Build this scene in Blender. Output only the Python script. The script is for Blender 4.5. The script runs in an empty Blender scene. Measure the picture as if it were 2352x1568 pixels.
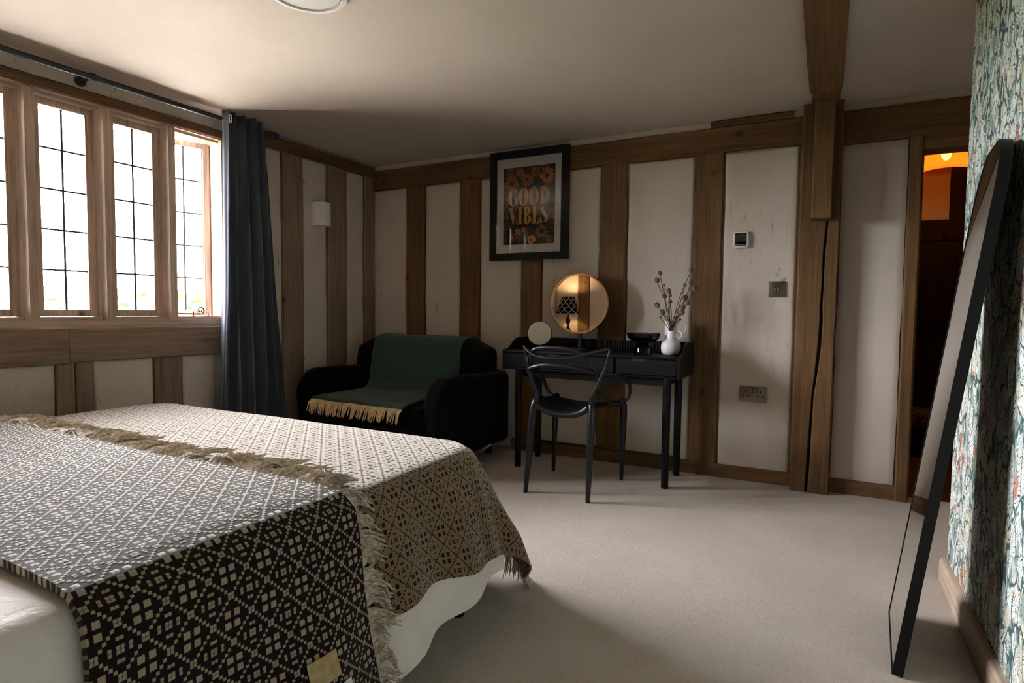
import bpy, bmesh, math, random
from math import sin, cos, pi, radians, hypot, sqrt, floor
from mathutils import Vector, Matrix, noise

sc = bpy.context.scene
col = sc.collection

# ------------------------------------------------------------------ camera
YAW, PITCH, ROLL, FPX, CAMZ = radians(27.824), radians(3.0887), radians(.6313), 1358.666, 1.03
fw = Vector((-sin(YAW) * cos(PITCH), cos(YAW) * cos(PITCH), -sin(PITCH)))
rt = Vector((cos(YAW), sin(YAW), 0)); up = rt.cross(fw)
r2 = rt * cos(ROLL) + up * sin(ROLL); u2 = r2.cross(fw)
cam = bpy.data.cameras.new('camera'); camo = bpy.data.objects.new('camera', cam); col.objects.link(camo)
cam.sensor_width = 36; cam.lens = 36 * FPX / 2352; cam.clip_start = .02
m = Matrix((r2, u2, -fw)).transposed().to_4x4(); m.translation = Vector((0, 0, CAMZ))
camo.matrix_world = m
sc.camera = camo

# ------------------------------------------------------------------ world, daylight, exposure
wd = bpy.data.worlds.new('overcast_sky'); sc.world = wd; wd.use_nodes = True
bg = wd.node_tree.nodes['Background']
bg.inputs[0].default_value = (.96, .965, 1.06, 1); bg.inputs[1].default_value = 14.0
pd = bpy.data.lights.new('window_portal', 'AREA'); pd.shape = 'RECTANGLE'; pd.size = 1.16; pd.size_y = 1.78
po = bpy.data.objects.new('window_portal', pd); col.objects.link(po)
pd.cycles.is_portal = True
po.location = (-3.56, 1.58, 1.50); po.rotation_euler = (0, radians(-90), 0)
vs = sc.view_settings
sc.display_settings.display_device = 'sRGB'
vs.view_transform = 'Standard'; vs.look = 'None'; vs.gamma = 1; vs.use_curve_mapping = False
vs.exposure = 2.72
sc.cycles.max_bounces = 10; sc.cycles.diffuse_bounces = 6; sc.cycles.transparent_max_bounces = 24
sc.cycles.sample_clamp_indirect = 6; sc.cycles.caustics_reflective = False; sc.cycles.caustics_refractive = False

R = random.Random(7)
XL, YB, ZC = -3.35, 3.855, 2.195           # left wall, back wall, ceiling
XW, YE = .448, 2.75                        # papered wall and its far end
YF0 = -.68                                 # wall behind the bed head

# ------------------------------------------------------------------ node helpers
class X:
    """small expression builder over Math nodes"""
    nt = None
    def __init__(s, v): s.v = v
    @staticmethod
    def op(o, *a):
        n = X.nt.nodes.new('ShaderNodeMath'); n.operation = o
        for i, q in enumerate(a):
            if isinstance(q, X): X.nt.links.new(q.v, n.inputs[i])
            else: n.inputs[i].default_value = q
        return X(n.outputs[0])
    def __add__(s, o): return X.op('ADD', s, o)
    def __sub__(s, o): return X.op('SUBTRACT', s, o)
    def __mul__(s, o): return X.op('MULTIPLY', s, o)
    def abs(s): return X.op('ABSOLUTE', s)
    def fr(s): return X.op('FRACT', s)
    def fl(s): return X.op('FLOOR', s)
    def mx(s, o): return X.op('MAXIMUM', s, o)
    def mn(s, o): return X.op('MINIMUM', s, o)
    def eq(s, o, e=.3): return X.op('COMPARE', s, o, e)
    def lt(s, o): return X.op('LESS_THAN', s, o)
    def below(s, t, w):                        # soft step: 1 when s<t-w, 0 when s>t+w
        n = X.nt.nodes.new('ShaderNodeMapRange'); n.interpolation_type = 'SMOOTHSTEP'
        X.nt.links.new(s.v, n.inputs[0])
        n.inputs[1].default_value = t - w; n.inputs[2].default_value = t + w
        n.inputs[3].default_value = 1; n.inputs[4].default_value = 0
        return X(n.outputs[0])

MATS = {}
def new_mat(name, rough=.6, spec=.3, **kw):
    mt = bpy.data.materials.new(name); mt.use_nodes = True
    nt = mt.node_tree; b = nt.nodes['Principled BSDF']
    b.inputs['Roughness'].default_value = rough
    b.inputs['Specular IOR Level'].default_value = spec
    for k, v in kw.items(): b.inputs[k].default_value = v
    MATS[name] = mt
    return mt, nt, b
def L(nt, a, b): nt.links.new(a, b)
def coords(nt, scale=(1, 1, 1), kind='Object', rot=(0, 0, 0), rnd=True):
    tc = nt.nodes.new('ShaderNodeTexCoord'); mp = nt.nodes.new('ShaderNodeMapping')
    mp.inputs['Scale'].default_value = scale; mp.inputs['Rotation'].default_value = rot
    L(nt, tc.outputs[kind], mp.inputs['Vector'])
    if rnd:
        oi = nt.nodes.new('ShaderNodeObjectInfo'); vm = nt.nodes.new('ShaderNodeVectorMath'); vm.operation = 'SCALE'
        vm.inputs[0].default_value = (7.3, 11.1, 5.7); L(nt, oi.outputs['Random'], vm.inputs['Scale'])
        L(nt, vm.outputs[0], mp.inputs['Location'])
    return mp.outputs[0]
def tnoise(nt, vec, scale, detail=4, rough=.55, dist=0):
    n = nt.nodes.new('ShaderNodeTexNoise'); n.inputs['Scale'].default_value = scale
    n.inputs['Detail'].default_value = detail; n.inputs['Roughness'].default_value = rough; n.inputs['Distortion'].default_value = dist
    L(nt, vec, n.inputs['Vector']); return n.outputs[0]
def ramp(nt, fac, stops, interp='LINEAR'):
    r = nt.nodes.new('ShaderNodeValToRGB'); r.color_ramp.interpolation = interp
    el = r.color_ramp.elements
    while len(el) < len(stops): el.new(.5)
    for e, (p, c) in zip(el, stops):
        e.position = p; e.color = (*c, 1) if len(c) == 3 else c
    L(nt, fac, r.inputs[0]); return r.outputs[0]
def mixc(nt, fac, a, b, mode='MIX'):
    n = nt.nodes.new('ShaderNodeMix'); n.data_type = 'RGBA'; n.blend_type = mode
    for s, v in ((n.inputs[0], fac), (n.inputs[6], a), (n.inputs[7], b)):
        if hasattr(v, 'is_output') or isinstance(v, bpy.types.NodeSocket): L(nt, v, s)
        elif isinstance(v, tuple): s.default_value = (*v, 1) if len(v) == 3 else v
        else: s.default_value = v
    return n.outputs[2]
def bump(nt, b, h, strength=.3, dist=.01):
    n = nt.nodes.new('ShaderNodeBump'); n.inputs['Strength'].default_value = strength; n.inputs['Distance'].default_value = dist
    L(nt, h, n.inputs['Height']); L(nt, n.outputs[0], b.inputs['Normal'])

def plain(name, c, rough=.6, spec=.3, var=.12, scale=20, bmp=.08, bd=.004, **kw):
    mt, nt, b = new_mat(name, rough, spec, **kw)
    v = coords(nt, rnd=False); n = tnoise(nt, v, scale, 3)
    c0 = tuple(x * (1 - var) for x in c); c1 = tuple(min(1, x * (1 + var)) for x in c)
    L(nt, ramp(nt, n, [(.3, c0), (.7, c1)]), b.inputs['Base Color'])
    if bmp: bump(nt, b, n, bmp, bd)
    return mt

def wood(name, axis, dark, mid, light, rough=.62, spec=.25):
    mt, nt, b = new_mat(name, rough, spec)
    s = [9, 9, 9]; s[axis] = .55
    v = coords(nt, tuple(s))
    g = tnoise(nt, v, 1.6, 8, .62, .6)
    s2 = [60, 60, 60]; s2[axis] = 2.2
    f = tnoise(nt, coords(nt, tuple(s2)), 1.2, 3, .6)
    s3 = [3, 3, 3]; s3[axis] = 2.2
    kv = coords(nt, tuple(s3))
    vo = nt.nodes.new('ShaderNodeTexVoronoi'); vo.inputs['Scale'].default_value = 1.5; L(nt, kv, vo.inputs['Vector'])
    big = tnoise(nt, coords(nt, (1, 1, 1)), 1.7, 3)
    c = ramp(nt, g, [(.28, dark), (.5, mid), (.72, light)])
    c = mixc(nt, .5, c, ramp(nt, f, [(.34, tuple(x * .35 for x in mid)), (.62, tuple(x * 1.5 for x in mid))]))
    st_ = tnoise(nt, coords(nt, tuple(x * .5 for x in s)), 3.0, 6, .7, 1.2)
    c = mixc(nt, .55, c, ramp(nt, st_, [(.36, (.42, .38, .34)), (.52, (1, 1, 1))]), 'MULTIPLY')
    c = mixc(nt, .35, c, ramp(nt, big, [(.35, tuple(x * .6 for x in mid)), (.65, tuple(min(1, x * 1.4) for x in mid))]), 'MIX')
    kn = ramp(nt, vo.outputs['Distance'], [(.03, (.25, .22, .2)), (.11, (1, 1, 1))])
    c = mixc(nt, .85, c, kn, 'MULTIPLY')
    L(nt, c, b.inputs['Base Color'])
    ad = nt.nodes.new('ShaderNodeMath'); ad.operation = 'ADD'; L(nt, g, ad.inputs[0]); L(nt, f, ad.inputs[1])
    bump(nt, b, ad.outputs[0], .35, .006)
    return mt
OAK = ((.046, .022, .009), (.165, .088, .036), (.295, .172, .076))
for ax, nm in enumerate('xyz'): wood('oak_' + nm, ax, *OAK)
LO = ((.30, .21, .155), (.50, .37, .28), (.62, .48, .38))
for ax, nm in enumerate('xyz'): wood('light_oak_' + nm, ax, *LO)
FLARE_OAK = ((.12, .078, .05), (.27, .19, .13), (.39, .29, .205))  # same oak on the window wall, with the flare's brightening put into its colour
for ax, nm in enumerate('xyz'): wood('flare_oak_' + nm, ax, *FLARE_OAK)
BK = ((.004, .003, .0035), (.008, .007, .0075), (.014, .013, .0135))
for ax, nm in enumerate('xz'): wood('black_wood_' + nm, (0, 2)[ax], *BK, rough=.5, spec=.2)
DK = ((.009, .004, .002), (.018, .008, .004), (.028, .013, .006))
wood('dark_door_wood', 2, *DK, rough=.75, spec=.06)

def plaster(name, c, marks=True, strength=.35):
    mt, nt, b = new_mat(name, .85, .15)
    v = coords(nt, (1, 1, 1), rnd=False)
    n1 = tnoise(nt, v, 3.2, 5, .6); n2 = tnoise(nt, coords(nt, (1.6, 1.6, .55), rnd=False), 14, 5, .65, .8)
    base = ramp(nt, n1, [(.3, tuple(x * .93 for x in c)), (.7, c)])
    if marks:
        mk = ramp(nt, n2, [(.335, (1, 1, 1)), (.372, (0, 0, 0))])
        rg = ramp(nt, tnoise(nt, v, 2.4, 2), [(.5, (0, 0, 0)), (.62, (1, 1, 1))])
        mm = mixc(nt, 1.0, mk, rg, 'MULTIPLY')
        sh = nt.nodes.new('ShaderNodeMath'); sh.operation = 'MULTIPLY'; sh.inputs[1].default_value = .7
        L(nt, mm, sh.inputs[0])
        base = mixc(nt, sh.outputs[0], base, (.16, .12, .085))
    L(nt, base, b.inputs['Base Color'])
    ad = nt.nodes.new('ShaderNodeMath'); ad.operation = 'ADD'; L(nt, n1, ad.inputs[0]); L(nt, n2, ad.inputs[1])
    bump(nt, b, ad.outputs[0], strength, .012)
    return mt
plaster('wall_plaster', (.655, .575, .49))
plaster('ceiling_paint', (.56, .50, .43), marks=False, strength=.04)
plaster('smooth_wall_paint', (.65, .58, .505), marks=False, strength=.06)
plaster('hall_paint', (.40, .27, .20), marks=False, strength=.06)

# carpet
mt, nt, b = new_mat('carpet', .95, .05, **{'Sheen Weight': .35, 'Sheen Roughness': .6, 'Sheen Tint': (1, .93, .86, 1)})
v = coords(nt, rnd=False); n1 = tnoise(nt, v, 230, 3, .7); n2 = tnoise(nt, v, 2.3, 4); n3 = tnoise(nt, v, 75, 4, .75)
c = ramp(nt, n1, [(.25, (.42, .345, .27)), (.75, (.82, .715, .60))])
c = mixc(nt, .45, c, ramp(nt, n3, [(.32, (.42, .345, .27)), (.68, (.84, .74, .625))]))
c = mixc(nt, .4, c, ramp(nt, n2, [(.35, (.52, .43, .345)), (.65, (.70, .605, .505))]))
L(nt, c, b.inputs['Base Color']); bump(nt, b, n1, .9, .006)

# woven blanket patterns on UV given in metres
def tapestry(name, ground, figure, T=.084, bs=.6, sheen=.2, g2=None):
    mt, nt, b = new_mat(name, .9, .08, **{'Sheen Weight': sheen, 'Sheen Roughness': .42, 'Sheen Tint': (1, .94, .85, 1)})
    X.nt = nt
    tc = nt.nodes.new('ShaderNodeTexCoord'); sp = nt.nodes.new('ShaderNodeSeparateXYZ'); L(nt, tc.outputs['UV'], sp.inputs[0])
    u, w = X(sp.outputs[0]) * (1 / T), X(sp.outputs[1]) * (1 / T)
    ax, ay = (u.fr() - .5).abs() * 12, (w.fr() - .5).abs() * 12      # 0..6 stitches from the motif's middle
    cx, cy = ax.fl(), ay.fl()
    lx, ly = (ax.fr() - .5).abs(), (ay.fr() - .5).abs()
    stitch = lx.mx(ly).below(.43, .07)
    s = cx + cy
    chain = s.eq(5.0).mx(s.eq(10.0)).mx(cx.eq(3.0) * cy.eq(5.0)).mx(cx.eq(5.0) * cy.eq(3.0)) * stitch
    grp = ((ax - 1.45).abs()).mx((ay - 1.45).abs()).below(.90, .08)
    mk = chain.mx(grp)
    L(nt, mixc(nt, mk.v, ground, figure), b.inputs['Base Color'])
    wv = tnoise(nt, tc.outputs['UV'], 500, 2)
    base = mixc(nt, mk.v, ground, figure)
    base = mixc(nt, .5, base, ramp(nt, wv, [(.3, (.55, .55, .55)), (.7, (1, 1, 1))]), 'MULTIPLY')
    L(nt, base, b.inputs['Base Color'])
    pale = mk if sum(figure) > sum(ground) else X.op('SUBTRACT', 1.0, mk)
    L(nt, (pale * (sheen * .75) + sheen * .22).v, b.inputs['Sheen Weight'])
    h = mk if sum(figure) > sum(ground) else X(1.0) - mk if False else X.op('SUBTRACT', 1.0, mk) if sum(figure) < sum(ground) else mk
    hh = h + X(wv) * .5
    bump(nt, b, hh.v, bs, .004)
    return mt
tapestry('bedspread_weave', (.245, .165, .088), (.022, .013, .007), T=.080, sheen=1.0)
tapestry('throw_weave', (.015, .011, .011), (.43, .335, .24), T=.078, bs=.25, sheen=1.0)

plain('fringe_yarn', (.50, .42, .32), .9, .05, var=.5, scale=90, bmp=0, **{'Sheen Weight': .5})
plain('cream_fringe_yarn', (.85, .64, .37), .9, .05, var=.2, scale=60, bmp=0)
plain('label_cloth', (.46, .35, .17), .8, .1, var=.2, scale=60)
# linen
mt, nt, b = new_mat('white_linen', .9, .08, **{'Sheen Weight': .15})
v = coords(nt, rnd=False); n1 = tnoise(nt, v, 5, 5, .6, 1.2); n2 = tnoise(nt, v, 600, 2)
L(nt, ramp(nt, n1, [(.3, (.80, .745, .69)), (.7, (.90, .85, .80))]), b.inputs['Base Color'])
ad = nt.nodes.new('ShaderNodeMath'); ad.operation = 'MULTIPLY_ADD'; L(nt, n2, ad.inputs[0]); ad.inputs[1].default_value = .06; L(nt, n1, ad.inputs[2])
bump(nt, b, ad.outputs[0], .55, .03)
# velvet and wool
plain('black_velvet', (.0045, .004, .0045), .85, .08, var=.2, scale=40, **{'Sheen Weight': .06, 'Sheen Roughness': .4})
mt, nt, b = new_mat('green_wool', .95, .05, **{'Sheen Weight': .25})
v = coords(nt, (1, 1, 1), rnd=False); n1 = tnoise(nt, v, 320, 2)
L(nt, ramp(nt, n1, [(.3, (.018, .045, .036)), (.7, (.070, .135, .112))]), b.inputs['Base Color']); bump(nt, b, n1, .5, .003)
mt, nt, b = new_mat('curtain_cloth', .8, .15, **{'Sheen Weight': .45, 'Sheen Roughness': .5, 'Sheen Tint': (.75, .85, 1, 1)})
v = coords(nt, rnd=False); n1 = tnoise(nt, v, 9, 3); n2 = tnoise(nt, v, 700, 2)
L(nt, ramp(nt, n1, [(.3, (.045, .053, .065)), (.7, (.064, .076, .092))]), b.inputs['Base Color']); bump(nt, b, n2, .2, .002)

plain('black_plastic', (.006, .006, .007), .36, .4, var=.05, bmp=.03)
plain('black_metal', (.012, .012, .013), .4, .5, var=.1, bmp=.03)
plain('rod_metal', (.03, .035, .045), .4, .5, var=.1, bmp=.03)
plain('lead', (.06, .062, .065), .5, .4, var=.2)
plain('white_ceramic', (.82, .815, .83), .35, .45, var=.04, bmp=.02)
plain('white_plastic', (.75, .74, .71), .4, .4, var=.03, bmp=.02)
plain('white_paint', (.76, .74, .715), .6, .3, var=.04)
plain('display_grey', (.035, .032, .03), .25, .5, var=.05, bmp=0)
plain('print_grey', (.18, .17, .16), .5, .3, bmp=0)
plain('stem_brown', (.13, .09, .06), .8, .15, var=.25)
plain('poppy_head', (.20, .14, .09), .8, .15, var=.35, scale=90, bmp=.4)
plain('green_pod', (.17, .17, .05), .8, .15, var=.35, scale=90, bmp=.4)
plain('black_frame', (.008, .007, .007), .5, .2, var=.1, bmp=.03)
plain('mat_board', (.86, .83, .80), .8, .15, var=.02, bmp=0)
plain('paper_tag', (.7, .7, .7), .7, .2, bmp=0)
plain('leaf_green', (.10, .19, .05), .6, .3, var=.3, scale=3)
plain('lawn', (.12, .10, .05), .9, .1, var=.2, scale=.3)
plain('bounce_gravel', (.70, .64, .565), .9, .1, var=.15, scale=8)
plain('bark', (.12, .08, .05), .9, .1, var=.3)
plain('lamp_black', (.012, .010, .009), .4, .4, bmp=.05)
plain('print_ground', (.022, .024, .018), .6, .2, var=.35, scale=14, bmp=0)
plain('letter_gold', (.88, .47, .15), .6, .2, var=.18, scale=7, bmp=0)
plain('petal_rust', (.48, .15, .05), .6, .2, var=.35, scale=60, bmp=0)
plain('petal_orange', (.80, .29, .09), .6, .2, var=.3, scale=60, bmp=0)
plain('petal_brown', (.36, .17, .065), .6, .2, var=.35, scale=60, bmp=0)
plain('flower_eye', (.03, .017, .01), .6, .2, var=.3, scale=60, bmp=0)
plain('print_leaf', (.07, .085, .045), .6, .2, var=.35, scale=60, bmp=0)
def metal(name, c, rough):
    mt, nt, b = new_mat(name, rough, .5, Metallic=1.0)
    n = tnoise(nt, coords(nt, (1, 1, 1), rnd=False), 200, 2)
    L(nt, ramp(nt, n, [(.3, tuple(x * .9 for x in c)), (.7, c)]), b.inputs['Base Color']); return mt
metal('mirror_glass', (.86, .86, .85), .0)
metal('brass', (.80, .52, .30), .22)
metal('brushed_bronze', (.21, .175, .14), .36)
metal('old_iron', (.20, .14, .12), .45)
def clear_glass(name, tint, refl=.06, rough=.0):
    mt = bpy.data.materials.new(name); mt.use_nodes = True; nt = mt.node_tree; nt.nodes.clear(); MATS[name] = mt
    o = nt.nodes.new('ShaderNodeOutputMaterial'); t = nt.nodes.new('ShaderNodeBsdfTransparent'); g = nt.nodes.new('ShaderNodeBsdfGlossy')
    t.inputs[0].default_value = (*tint, 1); g.inputs['Roughness'].default_value = rough
    fr = nt.nodes.new('ShaderNodeFresnel'); fr.inputs[0].default_value = 1.45
    mx = nt.nodes.new('ShaderNodeMixShader'); L(nt, fr.outputs[0], mx.inputs[0]); L(nt, t.outputs[0], mx.inputs[1]); L(nt, g.outputs[0], mx.inputs[2])
    L(nt, mx.outputs[0], o.inputs[0]); return mt
clear_glass('window_glass', (.97, .98, .97))
clear_glass('picture_glass', (.97, .97, .97))
clear_glass('smoked_glass', (.42, .40, .42), rough=.03)
mt = bpy.data.materials.new('amber_glass'); mt.use_nodes = True; nt = mt.node_tree; nt.nodes.clear(); MATS['amber_glass'] = mt
o_n = nt.nodes.new('ShaderNodeOutputMaterial'); t_n = nt.nodes.new('ShaderNodeBsdfTransparent'); t_n.inputs[0].default_value = (.98, .68, .28, 1)
l_n = nt.nodes.new('ShaderNodeBsdfTranslucent'); l_n.inputs[0].default_value = (.85, .45, .10, 1); m_n = nt.nodes.new('ShaderNodeMixShader'); m_n.inputs[0].default_value = .12
L(nt, t_n.outputs[0], m_n.inputs[1]); L(nt, l_n.outputs[0], m_n.inputs[2]); L(nt, m_n.outputs[0], o_n.inputs[0])
def glow(name, c, s):
    mt, nt, b = new_mat(name, .5)
    b.inputs['Base Color'].default_value = (*c, 1); b.inputs['Emission Color'].default_value = (*c, 1); b.inputs['Emission Strength'].default_value = s; return mt
glow('bulb_glow', (1.0, .62, .25), 4.0)

# wallpaper
mt, nt, b = new_mat('floral_wallpaper', .75, .2)
tc = nt.nodes.new('ShaderNodeTexCoord')
def wp(scale, warp):
    mp = nt.nodes.new('ShaderNodeMapping'); mp.inputs['Scale'].default_value = scale; L(nt, tc.outputs['Object'], mp.inputs[0])
    nz = nt.nodes.new('ShaderNodeTexNoise'); nz.inputs['Scale'].default_value = .9; nz.inputs['Detail'].default_value = 2; L(nt, mp.outputs[0], nz.inputs['Vector'])
    sb = nt.nodes.new('ShaderNodeVectorMath'); sb.operation = 'SUBTRACT'; L(nt, nz.outputs['Color'], sb.inputs[0]); sb.inputs[1].default_value = (.5, .5, .5)
    ml = nt.nodes.new('ShaderNodeVectorMath'); ml.operation = 'SCALE'; ml.inputs['Scale'].default_value = warp; L(nt, sb.outputs[0], ml.inputs[0])
    ad = nt.nodes.new('ShaderNodeVectorMath'); ad.operation = 'ADD'; L(nt, mp.outputs[0], ad.inputs[0]); L(nt, ml.outputs[0], ad.inputs[1])
    return ad.outputs[0]
def vor(vec, feat, rnd=1.0):
    n = nt.nodes.new('ShaderNodeTexVoronoi'); n.feature = feat; n.inputs['Scale'].default_value = 1; n.inputs['Randomness'].default_value = rnd; L(nt, vec, n.inputs['Vector']); return n
va = wp((.01, 26, 17), 1.2)
cells = vor(va, 'F1')
sepc = nt.nodes.new('ShaderNodeSeparateColor'); L(nt, cells.outputs['Color'], sepc.inputs[0])
leafc = ramp(nt, sepc.outputs[0], [(0, (.82, .85, .79)), (.45, (.62, .67, .60)), (.66, (.76, .70, .54)), (.80, (.33, .43, .38)), (.955, (.62, .30, .21))], 'CONSTANT')
mpw = nt.nodes.new('ShaderNodeMapping'); mpw.inputs['Scale'].default_value = (.01, 1.35, 1); L(nt, tc.outputs['Object'], mpw.inputs[0])
X.nt = nt
sw_n = tnoise(nt, mpw.outputs[0], 15, 1.5, .45, 1.6)
tri = ((X(sw_n) * 9).fr() - .5).abs() * 2
leaf_m = X.op('SUBTRACT', 1.0, tri.below(.22, .09))
c = mixc(nt, leaf_m.v, (.038, .066, .060), leafc)
vb = wp((.01, 13, 6), 1.6); stem = vor(vb, 'DISTANCE_TO_EDGE')
sm = ramp(nt, stem.outputs['Distance'], [(.030, (1, 1, 1)), (.045, (0, 0, 0))])
c = mixc(nt, sm, c, (.06, .12, .115))
vc = wp((.01, 14, 6.5), .8); bud = vor(vc, 'F1')
bm_ = ramp(nt, bud.outputs['Distance'], [(.10, (1, 1, 1)), (.115, (0, 0, 0))])
c = mixc(nt, bm_, c, (.58, .25, .16))
L(nt, c, b.inputs['Base Color'])

# lampshade fabric: black with a pale ogee lattice (UV)
mt, nt, b = new_mat('ogee_shade_cloth', .8, .1); X.nt = nt
tc = nt.nodes.new('ShaderNodeTexCoord'); sp = nt.nodes.new('ShaderNodeSeparateXYZ'); L(nt, tc.outputs['UV'], sp.inputs[0])
u, w = X(sp.outputs[0]) * 9, X(sp.outputs[1]) * 2.2
sw = X.op('SINE', w * (2 * pi)) * .24
d1 = ((u + sw).fr() - .5).abs(); d2 = ((u - sw + .5).fr() - .5).abs()
mk = d1.mn(d2).below(.055, .02)
L(nt, mixc(nt, mk.v, (.008, .007, .007), (.62, .58, .50)), b.inputs['Base Color'])
# patterned hall stool cloth
mt, nt, b = new_mat('hall_stool_cloth', .9, .1); n = tnoise(nt, coords(nt, rnd=False), 22, 3, .6, 1.5)
L(nt, ramp(nt, n, [(.40, (.03, .018, .014)), (.5, (.22, .13, .09)), (.56, (.05, .03, .022))]), b.inputs['Base Color'])
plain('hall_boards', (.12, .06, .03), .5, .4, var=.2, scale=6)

# ------------------------------------------------------------------ mesh helpers
def wloc(o):
    v = Vector((0, 0, 0))
    while o is not None: v += o.location; o = o.parent
    return v
def props(o, label=None, cat=None, group=None, kind=None):
    if label: o['label'] = label
    if cat: o['category'] = cat
    if group: o['group'] = group
    if kind: o['kind'] = kind
    return o
class MB:
    def __init__(s): s.v = []; s.f = []; s.mi = []; s.uv = None
    def add(s, vs, fs, mi=0):
        k = len(s.v); s.v += [tuple(p) for p in vs]; s.f += [tuple(i + k for i in f) for f in fs]; s.mi += [mi] * len(fs); return s
    def box(s, x0, x1, y0, y1, z0, z1, mi=0):
        return s.add([(x, y, z) for x in (x0, x1) for y in (y0, y1) for z in (z0, z1)],
                     [(0, 1, 3, 2), (4, 6, 7, 5), (0, 4, 5, 1), (2, 3, 7, 6), (0, 2, 6, 4), (1, 5, 7, 3)], mi)
    def rbox(s, x0, x1, y0, y1, z0, z1, r=.01, seg=3, mi=0, puff=0):
        bm = bmesh.new(); bmesh.ops.create_cube(bm, size=1)
        for v in bm.verts: v.co = ((x0 + x1) / 2 + v.co.x * (x1 - x0), (y0 + y1) / 2 + v.co.y * (y1 - y0), (z0 + z1) / 2 + v.co.z * (z1 - z0))
        if puff:
            bmesh.ops.subdivide_edges(bm, edges=bm.edges[:], cuts=6, use_grid_fill=True)
            cx, cy, cz = (x0 + x1) / 2, (y0 + y1) / 2, (z0 + z1) / 2
            for v in bm.verts:
                a, b2, c2 = (v.co.x - cx) / (x1 - x0) * 2, (v.co.y - cy) / (y1 - y0) * 2, (v.co.z - cz) / (z1 - z0) * 2
                v.co.x = cx + a * (x1 - x0) / 2 * (1 - puff * .25 * (b2 * b2 + c2 * c2)); v.co.y = cy + b2 * (y1 - y0) / 2 * (1 - puff * .25 * (a * a + c2 * c2)); v.co.z = cz + c2 * (z1 - z0) / 2 * (1 - puff * .35 * (a * a + b2 * b2))
        else:
            bmesh.ops.bevel(bm, geom=bm.edges[:], offset=r, segments=seg, affect='EDGES', profile=.5)
        bm.verts.index_update(); s.add([v.co[:] for v in bm.verts], [[v.index for v in f.verts] for f in bm.faces], mi); bm.free(); return s
    def prism(s, poly, axis, a0, a1, mi=0):
        # polygon in the two other axes (cyclic order), extruded along axis
        def P(p, a):
            return {0: (a, p[0], p[1]), 1: (p[0], a, p[1]), 2: (p[0], p[1], a)}[axis]
        n = len(poly)
        return s.add([P(p, a0) for p in poly] + [P(p, a1) for p in poly],
                     [tuple(range(n))[::-1], tuple(range(n, 2 * n))] + [(i, (i + 1) % n, n + (i + 1) % n, n + i) for i in range(n)], mi)
    def tube(s, pts, rad, sides=8, sub=0, mi=0, flat=1.0, cap=True):
        pts = [Vector(p) for p in pts]
        rr = list(rad) if hasattr(rad, '__len__') else [rad] * len(pts)
        if sub:
            q, qr = [], []
            for i in range(len(pts) - 1):
                p0 = pts[max(i - 1, 0)]; p1 = pts[i]; p2 = pts[i + 1]; p3 = pts[min(i + 2, len(pts) - 1)]
                for k in range(sub):
                    t = k / sub
                    q.append(.5 * ((2 * p1) + (p2 - p0) * t + (2 * p0 - 5 * p1 + 4 * p2 - p3) * t * t + (3 * p1 - p0 - 3 * p2 + p3) * t ** 3)); qr.append(rr[i] * (1 - t) + rr[i + 1] * t)
            q.append(pts[-1]); qr.append(rr[-1]); pts, rr = q, qr
        n = len(pts); vs = []; nrm = None
        for i, p in enumerate(pts):
            d = (pts[min(i + 1, n - 1)] - pts[max(i - 1, 0)])
            if d.length < 1e-9: d = Vector((0, 0, 1))
            d.normalize()
            if nrm is None:
                nrm = d.orthogonal().normalized()
                if abs(d.z) < .9: nrm = Vector((0, 0, 1)).cross(d).normalized()
            nrm = (nrm - d * nrm.dot(d)); nrm = nrm.normalized() if nrm.length > 1e-6 else d.orthogonal().normalized()
            bn = d.cross(nrm)
            for k in range(sides):
                a = 2 * pi * k / sides
                vs.append(p + nrm * cos(a) * rr[i] + bn * sin(a) * rr[i] * flat)
        fs = [(i * sides + k, i * sides + (k + 1) % sides, (i + 1) * sides + (k + 1) % sides, (i + 1) * sides + k) for i in range(n - 1) for k in range(sides)]
        if cap: fs += [tuple(range(sides))[::-1], tuple((n - 1) * sides + k for k in range(sides))]
        return s.add(vs, fs, mi)
    def lathe(s, prof, c, sides=28, mi=0, axis=2, close=False):
        vs = []; n = len(prof)
        for r, h in prof:
            for k in range(sides):
                a = 2 * pi * k / sides; x, y = r * cos(a), r * sin(a)
                vs.append({2: (c[0] + x, c[1] + y, c[2] + h), 1: (c[0] + x, c[1] + h, c[2] + y), 0: (c[0] + h, c[1] + x, c[2] + y)}[axis])
        fs = [(i * sides + k, i * sides + (k + 1) % sides, (i + 1) * sides + (k + 1) % sides, (i + 1) * sides + k) for i in range(n - 1) for k in range(sides)]
        if not close: fs += [tuple(range(sides))[::-1], tuple((n - 1) * sides + k for k in range(sides))]
        return s.add(vs, fs, mi)
    def grid(s, fn, nu, nv, mi=0):
        vs = [fn(i / nu, j / nv) for i in range(nu + 1) for j in range(nv + 1)]
        fs = [(i * (nv + 1) + j, (i + 1) * (nv + 1) + j, (i + 1) * (nv + 1) + j + 1, i * (nv + 1) + j + 1) for i in range(nu) for j in range(nv)]
        return s.add(vs, fs, mi)
    def build(s, name, mat, parent=None, smooth=35, fix=True, rot=None):
        me = bpy.data.meshes.new(name); off = wloc(parent)
        vs = s.v
        if rot: vs = [tuple(rot @ Vector(p)) for p in vs]
        me.from_pydata([(p[0] - off.x, p[1] - off.y, p[2] - off.z) for p in vs], [], s.f)
        for mn in (mat if isinstance(mat, (list, tuple)) else [mat]): me.materials.append(MATS[mn])
        if any(s.mi): me.polygons.foreach_set('material_index', s.mi)
        if fix:
            bm = bmesh.new(); bm.from_mesh(me); bmesh.ops.recalc_face_normals(bm, faces=bm.faces[:]); bm.to_mesh(me); bm.free()
        if smooth:
            me.shade_smooth(); me.set_sharp_from_angle(angle=radians(smooth))
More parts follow.
